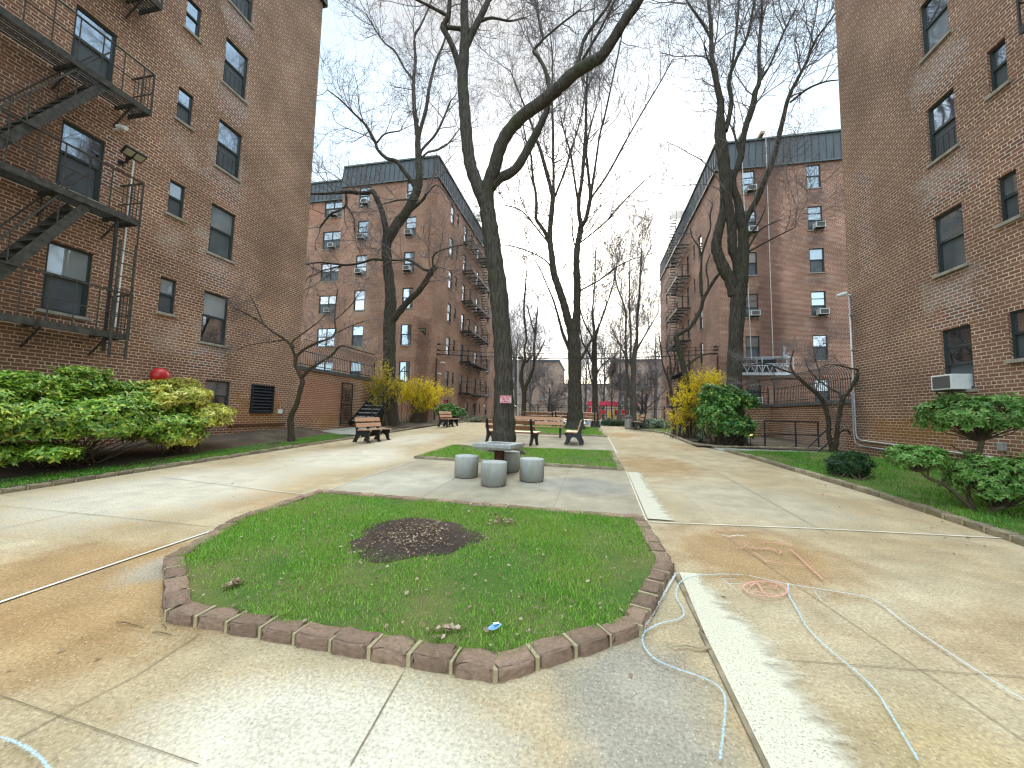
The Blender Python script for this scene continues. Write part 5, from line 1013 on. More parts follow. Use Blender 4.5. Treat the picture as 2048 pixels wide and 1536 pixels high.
LEV = [(6, .55, .62, 6, 4), (4, .32, .7, 4, 3), (2, .17, .8, 3, 3)]; LEVD = [(5, .6, .62, 6, 4), (4, .36, .7, 5, 3), (2, .2, .8, 4, 3)]
T1 = [([(1006, 905, 52), (1006, 885, 48), (1007, 850, 44), (1008, 800, 40), (1008, 750, 37), (1006, 700, 36), (1001, 640, 36), (996, 580, 36), (990, 530, 34), (984, 480, 33), (978, 440, 31), (972, 405, 31), (969, 390, 32)], 0),
 ([(971, 405, 28), (953, 365, 25), (942, 335, 24), (936, 300, 23), (932, 250, 23), (928, 200, 22), (925, 160, 21), (928, 110, 20), (930, 70, 18), (929, 30, 16), (929, -30, 14), (932, -120, 10)], .6),
 ([(924, 150, 16), (912, 112, 12), (900, 82, 11), (886, 56, 11), (890, 45, 10), (897, 30, 9), (899, 0, 8), (902, -60, 6)], -.5), ([(896, 32, 7), (870, 18, 6), (835, 0, 5), (780, -30, 4)], -.8), ([(888, 54, 9), (905, 56, 8), (922, 58, 9)], .3),
 ([(931, 95, 13), (945, 65, 13), (957, 42, 12), (977, 0, 11), (995, -50, 9)], .6),
 ([(972, 410, 29), (977, 369, 27), (988, 338, 26), (998, 302, 25), (1015, 266, 24), (1045, 232, 24), (1078, 208, 24), (1112, 180, 24), (1150, 146, 24), (1175, 130, 23), (1203, 112, 21), (1228, 75, 20), (1250, 40, 19), (1275, 5, 18), (1300, -40, 15), (1330, -110, 11)], -1.2),
 ([(982, 375, 19), (998, 358, 19), (1031, 338, 18), (1056, 298, 17), (1077, 258, 15), (1092, 225, 12), (1100, 200, 9)], .9), ([(1099, 190, 9), (1098, 172, 9), (1090, 140, 8), (1078, 116, 7), (1067, 101, 6), (1085, 80, 5), (1082, 60, 5), (1070, 0, 4)], .6), ([(1085, 80, 4), (1120, 50, 4), (1160, 20, 3)], .3),
 ([(1155, 138, 9), (1160, 110, 8), (1170, 75, 7), (1195, 40, 6), (1222, 0, 5), (1240, -60, 4)], .4), ([(1165, 120, 6), (1200, 60, 5), (1235, -10, 4)], -.3), ([(959, 42, 8), (985, 36, 5), (1020, 42, 4), (1050, 35, 3)], .5)]
trace_tree('biggest bare tree, with the red lettered sign on its trunk', 11.6, T1, M_BARK, dict(dens=1.8, len=1.9, r=.022, lev=LEV, skip=1, rmax=.13, up=.2, t0=.35, rmin=.0055), seed=3, name='bare_tree')
T3 = [([(783, 858, 31), (780, 800, 26), (779, 740, 24), (779, 690, 25), (779, 640, 24), (781, 610, 23), (780, 575, 20), (775, 530, 19), (773, 490, 19), (776, 470, 19)], 0),
 ([(775, 480, 15), (767, 435, 11), (757, 405, 10), (746, 384, 10), (735, 386, 8), (715, 386, 7), (697, 384, 7), (660, 387, 5), (620, 388, 4)], -1.), ([(692, 386, 5), (692, 410, 5), (680, 420, 4), (660, 430, 4), (640, 455, 3)], -.3), ([(692, 410, 4), (707, 435, 3), (709, 460, 3)], .3),
 ([(775, 482, 19), (795, 447, 19), (812, 425, 18), (828, 395, 17), (838, 365, 16), (838, 330, 14), (836, 300, 12), (835, 266, 10), (829, 219, 8), (827, 162, 7), (831, 125, 6), (829, 75, 5), (840, 53, 4), (856, 19, 3), (870, -20, 2)], .8),
 ([(836, 280, 8), (842, 255, 7), (852, 219, 7), (859, 175, 6), (871, 125, 5), (887, 87, 4), (900, 40, 3)], .8), ([(828, 170, 5), (824, 156, 5), (809, 137, 4), (790, 103, 4), (765, 81, 3), (734, 31, 2.5)], -.8),
 ([(830, 375, 9), (822, 360, 9), (809, 344, 8), (793, 323, 8), (774, 317, 7), (756, 300, 6), (749, 281, 5.5), (731, 250, 5), (709, 228, 4), (681, 200, 3), (655, 180, 2)], -1.2), ([(754, 285, 4), (770, 268, 3), (800, 262, 2.5)], .5),
 ([(839, 310, 6), (846, 297, 5), (871, 269, 4.5), (887, 237, 4), (902, 200, 3)], 1.), ([(840, 320, 5), (855, 305, 4), (874, 300, 4), (896, 287, 3), (918, 259, 2)], 1.4),
 ([(781, 645, 16), (800, 622, 13), (818, 600, 12), (835, 585, 11), (850, 565, 11), (862, 545, 11), (872, 533, 10)], -.8), ([(868, 540, 6), (850, 540, 5), (835, 530, 5), (820, 521, 5), (800, 520, 4), (783, 521, 3)], .5), ([(866, 540, 4), (867, 512, 4), (885, 500, 3), (915, 492, 2.5), (935, 488, 2)], -.5),
 ([(774, 521, 5), (745, 519, 5), (722, 526, 4), (690, 530, 4), (640, 525, 3), (610, 530, 2)], -1.), ([(690, 530, 3), (650, 540, 2), (615, 555, 2)], -.6), ([(820, 422, 7), (845, 400, 6), (852, 388, 5)], -.5), ([(852, 390, 3), (872, 370, 2.5), (890, 385, 2), (905, 410, 2)], -.5), ([(838, 400, 3), (800, 400, 3), (760, 410, 2)], -1.)]
trace_tree('crooked bare tree rising between the metal steps and the left yellow forsythia', 20.6, T3, M_BARK, dict(dens=1.25, len=3.2, r=.028, lev=LEVD, skip=1, rmax=.17, t0=.3, rmin=.0075, up=.14), seed=5)
T4 = [([(1470, 872, 38), (1469, 800, 30), (1469, 740, 28), (1473, 640, 27), (1476, 600, 29), (1478, 575, 31)], 0),
 ([(1470, 590, 24), (1461, 560, 22), (1449, 540, 22), (1438, 515, 20), (1432, 495, 19), (1435, 472, 18), (1440, 452, 17), (1447, 425, 17), (1450, 405, 19), (1452, 376, 23), (1449, 337, 22), (1444, 298, 22), (1440, 264, 20), (1440, 230, 15), (1441, 205, 13), (1434, 171, 11), (1424, 113, 9), (1422, 55, 7), (1417, 0, 6), (1412, -60, 4)], -.6),
 ([(1424, 90, 6), (1418, 70, 5), (1403, 44, 5), (1379, 10, 4), (1360, -20, 3)], -.5), ([(1479, 590, 27), (1483, 540, 26), (1487, 500, 21), (1486, 464, 19), (1481, 440, 19), (1476, 405, 14), (1467, 376, 13), (1467, 352, 12), (1475, 335, 12), (1482, 309, 12), (1485, 284, 12), (1492, 253, 11), (1500, 229, 12), (1507, 205, 11), (1510, 185, 10), (1519, 160, 8), (1518, 102, 6), (1523, 34, 5), (1526, -30, 4)], .5),
 ([(1479, 565, 20), (1474, 520, 18), (1465, 499, 17), (1464, 469, 17), (1461, 440, 17), (1457, 412, 17), (1453, 385, 16)], -.4),
 ([(1485, 452, 12), (1502, 420, 11), (1516, 395, 11), (1527, 366, 10), (1541, 333, 10), (1553, 294, 9), (1559, 268, 9), (1566, 239, 8), (1577, 195, 7), (1594, 160, 6), (1612, 126, 5), (1632, 79, 4), (1663, 38, 3), (1680, 10, 2)], -1.), ([(1580, 205, 4), (1615, 178, 4), (1649, 164, 3), (1677, 160, 2)], -.5),
 ([(1450, 262, 11), (1458, 235, 9), (1463, 200, 8), (1458, 171, 7), (1461, 147, 7), (1475, 113, 6), (1496, 68, 5), (1509, 0, 4), (1515, -50, 3)], .6), ([(1462, 150, 5), (1472, 68, 5), (1478, 0, 4)], .8), ([(1515, 170, 5), (1540, 130, 4), (1565, 70, 4), (1590, 20, 3)], .8), ([(1430, 150, 4), (1416, 120, 3), (1408, 90, 3)], -.6),
 ([(1482, 320, 6), (1474, 290, 5), (1466, 255, 4)], .3), ([(1494, 500, 4), (1520, 460, 3), (1560, 440, 2)], -.6), ([(1494, 505, 4), (1540, 480, 3), (1590, 455, 2)], -.8), ([(1493, 478, 4), (1515, 450, 3), (1530, 420, 2)], -.8)]
trace_tree('bare tree with three twisting limbs on the right, rising behind the glossy green bush', 17.2, T4, M_BARK, dict(dens=1.35, len=3.1, r=.028, lev=LEVD, skip=1, rmax=.16, t0=.45, rmin=.0062, up=.22), seed=8)
T2 = [([(1150, 857, 36), (1150, 820, 30), (1149, 780, 27), (1149, 740, 26), (1149, 700, 25), (1147, 665, 25), (1146, 640, 27)], 0),
 ([(1144, 660, 20), (1136, 640, 16), (1131, 620, 16), (1124, 597, 15), (1115, 569, 14), (1108, 547, 14), (1104, 515, 12), (1100, 481, 11), (1101, 448, 10), (1104, 419, 10), (1106, 393, 9), (1107, 360, 5), (1106, 304, 5), (1106, 260, 5), (1104, 200, 4), (1105, 120, 3), (1100, 60, 2)], .5),
 ([(1106, 398, 8), (1100, 370, 7), (1095, 353, 7), (1088, 326, 7), (1080, 298, 6), (1072, 278, 5), (1060, 240, 4), (1040, 190, 3), (1020, 140, 2)], -1.), ([(1109, 395, 5), (1124, 357, 4), (1135, 326, 4), (1142, 300, 4), (1153, 267, 3), (1165, 220, 3), (1172, 170, 2)], .8),
 ([(1099, 485, 9), (1091, 466, 8), (1080, 450, 7), (1072, 437, 6), (1073, 415, 6), (1071, 384, 5), (1066, 360, 5), (1064, 337, 4), (1062, 311, 4), (1052, 280, 3), (1045, 240, 2)], -1.2),
 ([(1150, 660, 20), (1153, 631, 15), (1154, 597, 14), (1154, 564, 14), (1153, 528, 13), (1155, 492, 12), (1160, 466, 11), (1163, 444, 12)], -.4),
 ([(1162, 450, 9), (1158, 426, 8), (1158, 397, 8), (1163, 366, 7), (1167, 326, 7), (1170, 287, 7), (1172, 260, 6), (1172, 220, 5), (1175, 150, 4), (1185, 60, 3), (1190, 0, 2)], -.8), ([(1165, 450, 9), (1172, 437, 8), (1177, 415, 8), (1181, 393, 8), (1179, 371, 6), (1175, 333, 5), (1173, 304, 4), (1177, 271, 3), (1190, 220, 3)], .6),
 ([(1181, 396, 6), (1187, 355, 5), (1193, 315, 4), (1199, 273, 4), (1210, 230, 4), (1225, 160, 3), (1240, 90, 3), (1250, 30, 2)], .6), ([(1182, 398, 5), (1188, 388, 4), (1210, 357, 4), (1228, 326, 4), (1243, 298, 4), (1263, 262, 3), (1290, 215, 3), (1320, 165, 2.5), (1345, 120, 2)], -.8),
 ([(1157, 410, 5), (1148, 353, 4), (1142, 311, 4), (1131, 273, 3), (1120, 230, 2)], -.6), ([(1140, 700, 8), (1135, 690, 7), (1126, 668, 6), (1120, 646, 5), (1108, 604, 4), (1095, 573, 3), (1082, 542, 2.5), (1070, 520, 2)], -1.2), ([(1158, 725, 6), (1164, 715, 5), (1177, 690, 5), (1190, 668, 4), (1208, 626, 3), (1224, 575, 2)], .9),
 ([(1156, 585, 4), (1163, 580, 3), (1199, 560, 3), (1232, 535, 3), (1261, 520, 2)], -1.), ([(1154, 490, 4), (1180, 470, 3), (1215, 440, 3), (1250, 400, 2.5), (1290, 360, 2)], 1.), ([(1106, 500, 4), (1092, 480, 3), (1060, 440, 3), (1040, 420, 2.5), (1010, 410, 2)], 1.), ([(1108, 545, 4), (1090, 520, 3), (1050, 500, 2.5), (1015, 490, 2)], -1)]
trace_tree('thick bare tree in the far lawn with a straight double trunk', 22.0, T2, M_BARK, dict(dens=1.0, len=3.5, r=.034, lev=LEVD, skip=1, rmax=.19, t0=.3, rmin=.0078, up=.25), seed=9)
T5 = [([(1191, 857, 17), (1190, 820, 12), (1190, 780, 11), (1189, 740, 11), (1189, 700, 10), (1189, 678, 9)], 0), ([(1189, 682, 6), (1188, 653, 5), (1185, 626, 4), (1188, 586, 3), (1190, 553, 2.5), (1192, 500, 2)], .5), ([(1190, 685, 5), (1192, 672, 5), (1201, 644, 4), (1212, 613, 3), (1226, 571, 2.5), (1235, 520, 2)], .8), ([(1188, 692, 5), (1182, 670, 4), (1168, 644, 3), (1158, 610, 2.5)], -.8), ([(1188, 740, 5), (1186, 726, 5), (1175, 701, 4), (1165, 684, 3), (1160, 660, 2)], -.6), ([(1191, 755, 4), (1197, 741, 3), (1210, 725, 2.5), (1225, 715, 2)], .6), ([(1189, 780, 4), (1180, 750, 3), (1175, 720, 2)], .4)]
trace_tree('slim straight bare tree by the far path end, right of the thick double trunk', 24.4, T5, M_BARK, dict(dens=1.5, len=2.6, r=.022, lev=[(6, .5, .6, 4, 3), (5, .3, .7, 3, 3)], skip=1, rmin=.010, up=.3, ang=(18, 45)), seed=12)
T6 = [([(1048, 842, 11), (1048, 800, 9), (1049, 775, 9)], 0), ([(1048, 785, 8), (1043, 759, 7), (1044, 737, 6), (1050, 719, 6), (1049, 697, 4), (1053, 677, 4), (1049, 642, 4), (1048, 609, 3.5), (1051, 575, 3), (1053, 542, 2)], -.5), ([(1049, 785, 8), (1052, 772, 7), (1059, 757, 7), (1066, 737, 6), (1069, 715, 5), (1068, 693, 4), (1071, 664, 4), (1073, 640, 3), (1076, 610, 2)], .5), ([(1070, 670, 3), (1062, 642, 2.5), (1055, 615, 2)], .3), ([(1053, 725, 4), (1060, 715, 3), (1068, 708, 3)], .3), ([(1072, 715, 3), (1082, 698, 2.5), (1090, 680, 2)], .4)]
trace_tree('slim bare tree forking low above the benches, left of the thick double trunk', 28.5, T6, M_BARKS, dict(dens=1.6, len=1.6, r=.016, lev=[(6, .5, .6, 4, 3), (5, .3, .7, 3, 3)], skip=1, rmin=.011, up=.3, ang=(20, 50)), seed=13)
T7 = [([(1266, 852, 13), (1266, 800, 11), (1267, 741, 10), (1269, 708, 9), (1274, 675, 6), (1274, 642, 5), (1279, 586, 4), (1281, 542, 3), (1283, 500, 2)], 0), ([(1258, 850, 9), (1252, 808, 7), (1254, 763, 6), (1252, 719, 5), (1251, 675, 4), (1252, 631, 4), (1246, 604, 3), (1235, 575, 2.5), (1228, 540, 2)], .5), ([(1266, 745, 6), (1261, 715, 5), (1262, 675, 4), (1259, 609, 3), (1259, 564, 2.5), (1260, 510, 2)], .4), ([(1271, 705, 5), (1277, 693, 4), (1294, 664, 3), (1316, 626, 2)], -.6), ([(1262, 730, 4), (1240, 690, 3), (1225, 660, 2)], .4)]
trace_tree('bare twin stemmed tree at the far right path end, before the playground', 27.2, T7, M_BARK2, dict(dens=1.5, len=3.2, r=.022, lev=[(7, .5, .6, 4, 3), (6, .32, .7, 3, 3)], skip=0, t0=.25, rmin=.009, up=.4, ang=(12, 38)), seed=14)
T9 = [([(1349, 866, 7), (1347, 830, 6), (1344, 795, 6), (1339, 766, 5), (1331, 746, 4), (1325, 727, 3), (1322, 698, 3), (1318, 670, 2)], 0), ([(1341, 775, 4), (1341, 756, 4), (1341, 722, 3), (1334, 698, 3), (1336, 670, 2)], .3), ([(1340, 760, 3), (1350, 735, 3), (1348, 700, 2)], -.3)]
trace_tree('thin bare sapling just left of the right yellow forsythia', 20.5, T9, M_BARKS, dict(dens=2.2, len=1.1, r=.012, lev=[(5, .5, .6, 4, 3)], skip=0, t0=.4, rmin=.005), seed=15, flare=False)
T10 = [([(1376, 800, 12), (1373, 760, 11), (1366, 733, 11), (1358, 700, 10), (1352, 674, 10), (1358, 668, 9), (1378, 656, 8), (1392, 637, 8), (1402, 617, 7), (1406, 600, 7), (1418, 578, 6), (1430, 558, 6), (1441, 545, 5)], -.6), ([(1405, 605, 5), (1403, 580, 5), (1402, 545, 5), (1404, 510, 4), (1413, 480, 4), (1421, 455, 3), (1420, 430, 3), (1425, 410, 2)], .4), ([(1416, 582, 4), (1416, 560, 3), (1412, 535, 3), (1420, 510, 2)], .3), ([(1404, 515, 3), (1398, 495, 3), (1385, 475, 2), (1380, 455, 2)], -.4), ([(1368, 735, 4), (1400, 712, 4), (1430, 706, 2.5)], -.3)]
trace_tree('crooked mossy bare tree bending sideways out of the right yellow forsythia', 19.0, T10, M_BARK, dict(dens=1.3, len=.9, r=.014, lev=[(5, .5, .6, 4, 3)], skip=1, t0=.3, rmin=.005), seed=16, flare=False)
qa = G(583, 882, .1)
TA = [([(583, 881, 13), (582, 835, 11), (593, 810, 9), (602, 776, 9), (605, 763, 9), (600, 750, 8), (591, 728, 7), (593, 713, 6)], 0), ([(592, 718, 6), (582, 692, 5), (568, 678, 5), (543, 662, 4), (527, 649, 4), (503, 633, 3), (471, 617, 2)], -.9), ([(593, 712, 6), (611, 697, 5), (636, 685, 5), (661, 676, 4), (671, 663, 4), (670, 646, 3), (670, 624, 2.5), (675, 578, 2)], .4), ([(603, 756, 8), (621, 737, 6), (643, 724, 5), (664, 710, 5), (682, 692, 4), (711, 699, 3), (750, 710, 2)], -.5), ([(588, 695, 4), (584, 685, 4), (593, 676, 3), (611, 663, 3), (636, 644, 2), (650, 630, 1.5)], .5), ([(668, 668, 3), (700, 653, 2), (729, 642, 2)], .4), ([(670, 640, 2), (700, 613, 2), (715, 590, 1.5)], -.4), ([(570, 680, 3), (540, 684, 2), (500, 690, 1.5), (475, 700, 1.5)], -.5), ([(527, 650, 3), (515, 620, 2), (500, 590, 1.5)], -.2)]
trace_tree('small leaning bare tree on the left lawn strip in front of the red terrace wall', qa[1], TA, M_BARKS, dict(dens=3.6, len=.62, r=.008, lev=[(6, .55, .6, 4, 3), (4, .35, .7, 3, 3)], skip=1, t0=.2, rmin=.0045, up=.1), seed=17, name='small_tree')
qb = G(1668, 907, .05)
TB = [([(1669, 908, 13), (1666, 895, 12)], 0), ([(1668, 902, 10), (1661, 885, 9), (1657, 865, 8), (1657, 843, 8), (1649, 811, 8), (1638, 792, 7), (1619, 775, 7), (1600, 758, 6), (1587, 745, 5), (1581, 729, 3), (1587, 701, 2)], -.2), ([(1668, 902, 10), (1673, 880, 9), (1675, 855, 8), (1679, 827, 8), (1685, 799, 8), (1698, 783, 6), (1710, 761, 6), (1721, 738, 6)], .2), ([(1720, 740, 4), (1698, 736, 3), (1679, 731, 3), (1660, 729, 2), (1640, 735, 1.5)], -.4), ([(1683, 800, 5), (1679, 787, 4), (1660, 777, 3), (1635, 758, 3), (1615, 735, 2), (1610, 715, 1.5)], .3), ([(1590, 748, 4), (1560, 738, 3), (1530, 728, 2.5), (1500, 730, 2)], -.3), ([(1600, 758, 3), (1570, 757, 3), (1530, 760, 2), (1490, 768, 1.5)], .2), ([(1630, 785, 3), (1640, 750, 2), (1630, 715, 2), (1640, 690, 1.5)], .3)]
trace_tree('small bare two stemmed tree in front of the right terrace wall', qb[1], TB, M_BARKS, dict(dens=4.2, len=.62, r=.008, lev=[(6, .55, .6, 4, 3), (4, .35, .7, 3, 3)], skip=1, t0=.2, rmin=.0042, up=.06), seed=18, name='small_tree')
def grown_tree(label, px, y, hgt, seed, spread=.5, r0=.22, trunkf=.25, group='bare trees across the street', up=.35, k1=13, zbase=None, rmin=.013, ang=(20, 60)):
    r = np.random.default_rng(seed); x = atx(px, y); z = gzf(x, y) if zbase is None else zbase; t = thing('bare_tree', (x, y, z), label, 'tree', group); acc = Acc()
    n = 10; tr = np.c_[x+np.cumsum(r.normal(0, .05*hgt/12, n)), y+np.cumsum(r.normal(0, .05, n)), z-.1+np.linspace(0, hgt*.8, n)]; R = r0*np.linspace(1., .14, n); acc.add(*tubes(tr[None], R[None], 9)); put('trunk', acc.mesh('trunk', M_BARK2), t); tw = Acc()
    s = np.linspace(trunkf, .98, k1)*(n-1)*1.; j = np.minimum(s.astype(int), n-2); f = (s-j)[:, None]; pos = tr[j]*(1-f)+tr[j+1]*f; L = hgt*spread*r.uniform(.7, 1.1, k1)*np.linspace(1.1, .6, k1); P, Rr = shoots(pos, nrm(tr[j+1]-tr[j]), L, R[j]*.5, 8, ang, .1, up, r, .25); tw.add(*tubes(P, Rr, 5))
    for k, lf, n_, sd in ((6, .45, 5, 4), (6, .24, 4, 3), (4, .13, 3, 3)):
        a, b, c = pick(P, Rr, k, r, .15); L = hgt*spread*lf*r.uniform(.5, 1.15, len(a)); P, Rr = shoots(a, b, L, np.maximum(c*.55, rmin), n_, (20, 60), .16, up*.5, r, .6); tw.add(*tubes(P, Rr, sd))
    put('crown', tw.mesh('crown', M_TWIG), t); return t
grown_tree('spreading bare tree beyond the fence, between the forked slim tree and the thick double trunk', 1097, 41, 6.6, 31, .62, .26, .22, up=.12, zbase=zs, ang=(35, 75))
grown_tree('spreading bare tree beyond the fence at the left edge of the right tall building', 1284, 41, 6.4, 32, .62, .24, .25, up=.12, zbase=zs, ang=(35, 75))
grown_tree('tall hazy bare tree far behind the fence, left of the thick double trunk', 1030, 60, 19, 33, .42, .3, .2, zbase=zs)
grown_tree('tall hazy bare tree far behind the playground', 1238, 60, 19, 34, .42, .3, .2, zbase=zs); grown_tree('tall hazy bare tree far behind, next to the right tall building', 1310, 64, 21, 35, .42, .3, .2, zbase=zs)
grown_tree('tall bare tree far off in the gap right of the thick double trunk', 1172, 66, 17, 36, .4, .28, .2, zbase=zs); grown_tree('bare tree far off just right of the left tall building', 1010, 72, 20, 37, .42, .3, .2, zbase=zs); grown_tree('tall bare tree far off behind the slim straight tree', 1205, 74, 20, 38, .4, .3, .15, zbase=zs)
grown_tree('thin straight bare tree before the playground awnings', 1224, 40, 9.0, 39, .25, .10, .45, zbase=zs, rmin=.009); grown_tree('tall hazy bare tree beyond the street behind the flag pole', 1062, 68, 18, 40, .4, .28, .2, zbase=zs)
# sign on the big tree
A = WY(1000, 791, 11.25); B = WY(1022.5, 806.5, 11.25); sg = thing('warning_sign', ((A[0]+B[0])/2, 11.25, B[2]), 'white sign with red lettering nailed to the biggest tree trunk', 'sign'); w, h = B[0]-A[0], A[2]-B[2]
MB().box(A[0], B[0], 11.25, 11.262, B[2], A[2]).build('board', plain('sign_board', (.74, .66, .64), .5, .4, var=.05), sg); m = MB(); e = .012
for a in ((A[0]+.006, B[0]-.006, A[2]-.006-e, A[2]-.006), (A[0]+.006, B[0]-.006, B[2]+.006, B[2]+.006+e), (A[0]+.006, A[0]+.006+e, B[2]+.018, A[2]-.018), (B[0]-.006-e, B[0]-.006, B[2]+.018, A[2]-.018)): m.box(a[0], a[1], 11.246, 11.25, a[2], a[3])
M_SRED = plain('sign_red', (.55, .02, .05), .5, .3, var=.05); m.build('border', M_SRED, sg)
for i, tx_ in enumerate(('DO NOT', 'FEED THE', 'ANIMALS')):
    fc = bpy.data.curves.new('lettering', 'FONT'); fc.body = tx_; fc.align_x = 'CENTER'; fc.align_y = 'CENTER'; fc.size = h*.33; fc.offset = .0025; fc.extrude = .001; fc.materials.append(M_SRED); o = put('lettering', fc, sg, False, ((A[0]+B[0])/2, 11.246, A[2]-h*(.235+.27*i))); o.rotation_euler = (PI/2, 0, 0); o.scale.x = min(1., w*.80/(h*.33*.62*len(tx_))); lm_ = bpy.data.meshes.new_from_object(o); lm_.materials.clear(); lm_.materials.append(M_SRED); o2 = put('lettering', lm_, sg); o2.matrix_basis = o.matrix_basis.copy(); bpy.data.objects.remove(o)
# ================================================================== SHRUBS
def leaves(base, dirs, nor, L, Wd, fold=.25):
    """one leaf per base: folded diamond along dirs"""
    n = len(base); side = nrm(np.cross(dirs, nor)); nor = np.cross(side, dirs); L = L[:, None]; Wd = Wd[:, None]
    m1 = base+dirs*L*.35; a = m1+side*Wd/2+nor*Wd*fold; b = m1-side*Wd/2+nor*Wd*fold; m2 = base+dirs*L*.7; c = m2+side*Wd*.38+nor*Wd*fold*.7-nor*L*.05; d = m2-side*Wd*.38+nor*Wd*fold*.7-nor*L*.05; tip = base+dirs*L-nor*L*.12
    V = np.stack([base, a, c, tip, d, b, m1, m2], 1).reshape(-1, 3); i = np.arange(n)[:, None]*8
    return V, i
LQ = np.array([[0, 6, 1, 1], [0, 5, 6, 6], [1, 6, 7, 2], [6, 5, 4, 7], [2, 7, 3, 3], [7, 4, 3, 3]])
def leaf_mesh(name, base, dirs, nor, L, Wd, mat, fold=.25):
    V, i = leaves(base, dirs, nor, L, Wd, fold); F3 = [i+np.array(q[:3]) for q in ((0, 6, 1), (0, 5, 6), (2, 7, 3), (7, 4, 3))]; F4 = [i+np.array(q) for q in ((1, 6, 7, 2), (6, 5, 4, 7))]
    return amesh(name, V, F3+F4, mat)
def blob_points(blobs, n, r, shell=.35, low=-.55):
    c = np.array([b[0] for b in blobs], float); R = np.array([b[1] for b in blobs], float); a = R.prod(1)**(2/3); k = r.choice(len(blobs), n*3, p=a/a.sum()); d = nrm(r.normal(size=(n*3, 3))); rad = 1-shell*r.uniform(0, 1, n*3)**1.6
    p = c[k]+d*R[k]*rad[:, None]*(1+.12*np.sin(d[:, :1]*7+k[:, None])+.10*np.sin(d[:, 2:]*9+2*k[:, None])); ok = d[:, 2] > low
    for j in range(len(blobs)): q = (p-c[j])/R[j]; ok &= ((q**2).sum(1) > .62) | (k == j)
    p, d = p[ok][:n], nrm(d[ok][:n]/R[k[ok][:n]]); return p, d
def rosette_shrub(name, label, loc, blobs, n, L, Wd, mat, seed, per=7, cat='shrub', group='evergreen shrubs beside the buildings', stems=26, tilt=(.15, .8), stem_to=None, low=-.55):
    r = np.random.default_rng(seed); t = thing(name, loc, label, cat, group); p, d = blob_points(blobs, n, r, low=low); ax = nrm(d+np.array([0, 0, .55])+r.normal(0, .25, p.shape)); q1 = nrm(np.cross(ax, nrm(r.normal(size=p.shape)))); q2 = np.cross(ax, q1)
    B = []; D = []; N = []
    for k in range(per):
        an = 2*PI*k/per+r.uniform(-.3, .3, len(p)); rd = q1*np.cos(an)[:, None]+q2*np.sin(an)[:, None]; el = r.uniform(*tilt, len(p))[:, None]; dr = nrm(rd+ax*el); B.append(p+r.normal(0, .012, p.shape)); D.append(dr); N.append(nrm(ax-rd*.3))
    B, D, N = map(np.concatenate, (B, D, N)); n_ = len(B); put('foliage', leaf_mesh('foliage', B, D, N, L*r.uniform(.6, 1.2, n_), Wd*r.uniform(.7, 1.15, n_), mat), t)
    a = Acc(); tg = p[r.choice(len(p), min(stems*8, len(p)), replace=False)]; f0 = np.array(loc, float)
    for s in tg:
        b = f0+np.array([*(r.normal(0, .18, 2)), 0.]) if stem_to is None else np.array(stem_to[int(r.integers(len(stem_to)))]); mid = b*.5+s*.5+r.normal(0, .05, 3); P = smooth_line([b, mid, s], 4); a.add(*tubes(P[None], np.linspace(.016, .003, len(P))[None], 4))
    put('stems', a.mesh('stems', M_STEM), t); return t
XS = XL+1.55
def pxb(x, y, X, R): return (WX(x, y, X), R)
gb = [pxb(60, 835, XS, (.95, 1.0, .62)), pxb(-120, 830, XS, (.9, .9, .7)), pxb(200, 835, XS+.1, (1.0, .95, .60)), pxb(330, 850, XS+.15, (.85, .70, .48)), pxb(160, 770, XS-.2, (.55, .5, .38)), pxb(40, 780, XS-.1, (.6, .5, .35)), pxb(60, 905, XS+.3, (.8, .6, .16)), pxb(250, 800, XS, (.6, .6, .42))]
gl = WX(150, 900, XS); gl[2] = float(bedz(gl[0], gl[1]))
rosette_shrub('broadleaf_shrub', 'large glossy green shrub under the fire escape at the left edge', gl, gb, 4600, .112, .048, M_LF_GREEN, 41, low=-.62, per=6, tilt=(-.25, .75), stems=7)
vb = [pxb(350, 790, XS+.1, (.72, .72, .36)), pxb(300, 795, XS+.1, (.6, .5, .36)), pxb(395, 835, XS+.25, (.7, .62, .36)), pxb(425, 825, XS, (.5, .5, .22)), pxb(350, 875, XS+.35, (.6, .45, .24))]
vl = WX(360, 905, XS+.1); vl[2] = float(bedz(vl[0], vl[1]))
rosette_shrub('broadleaf_shrub', 'yellow green variegated shrub below the red dome, by the basement window', vl, vb, 2100, .115, .044, M_LF_VAR, 42, low=-.6, per=6, tilt=(-.3, .7), stems=6)
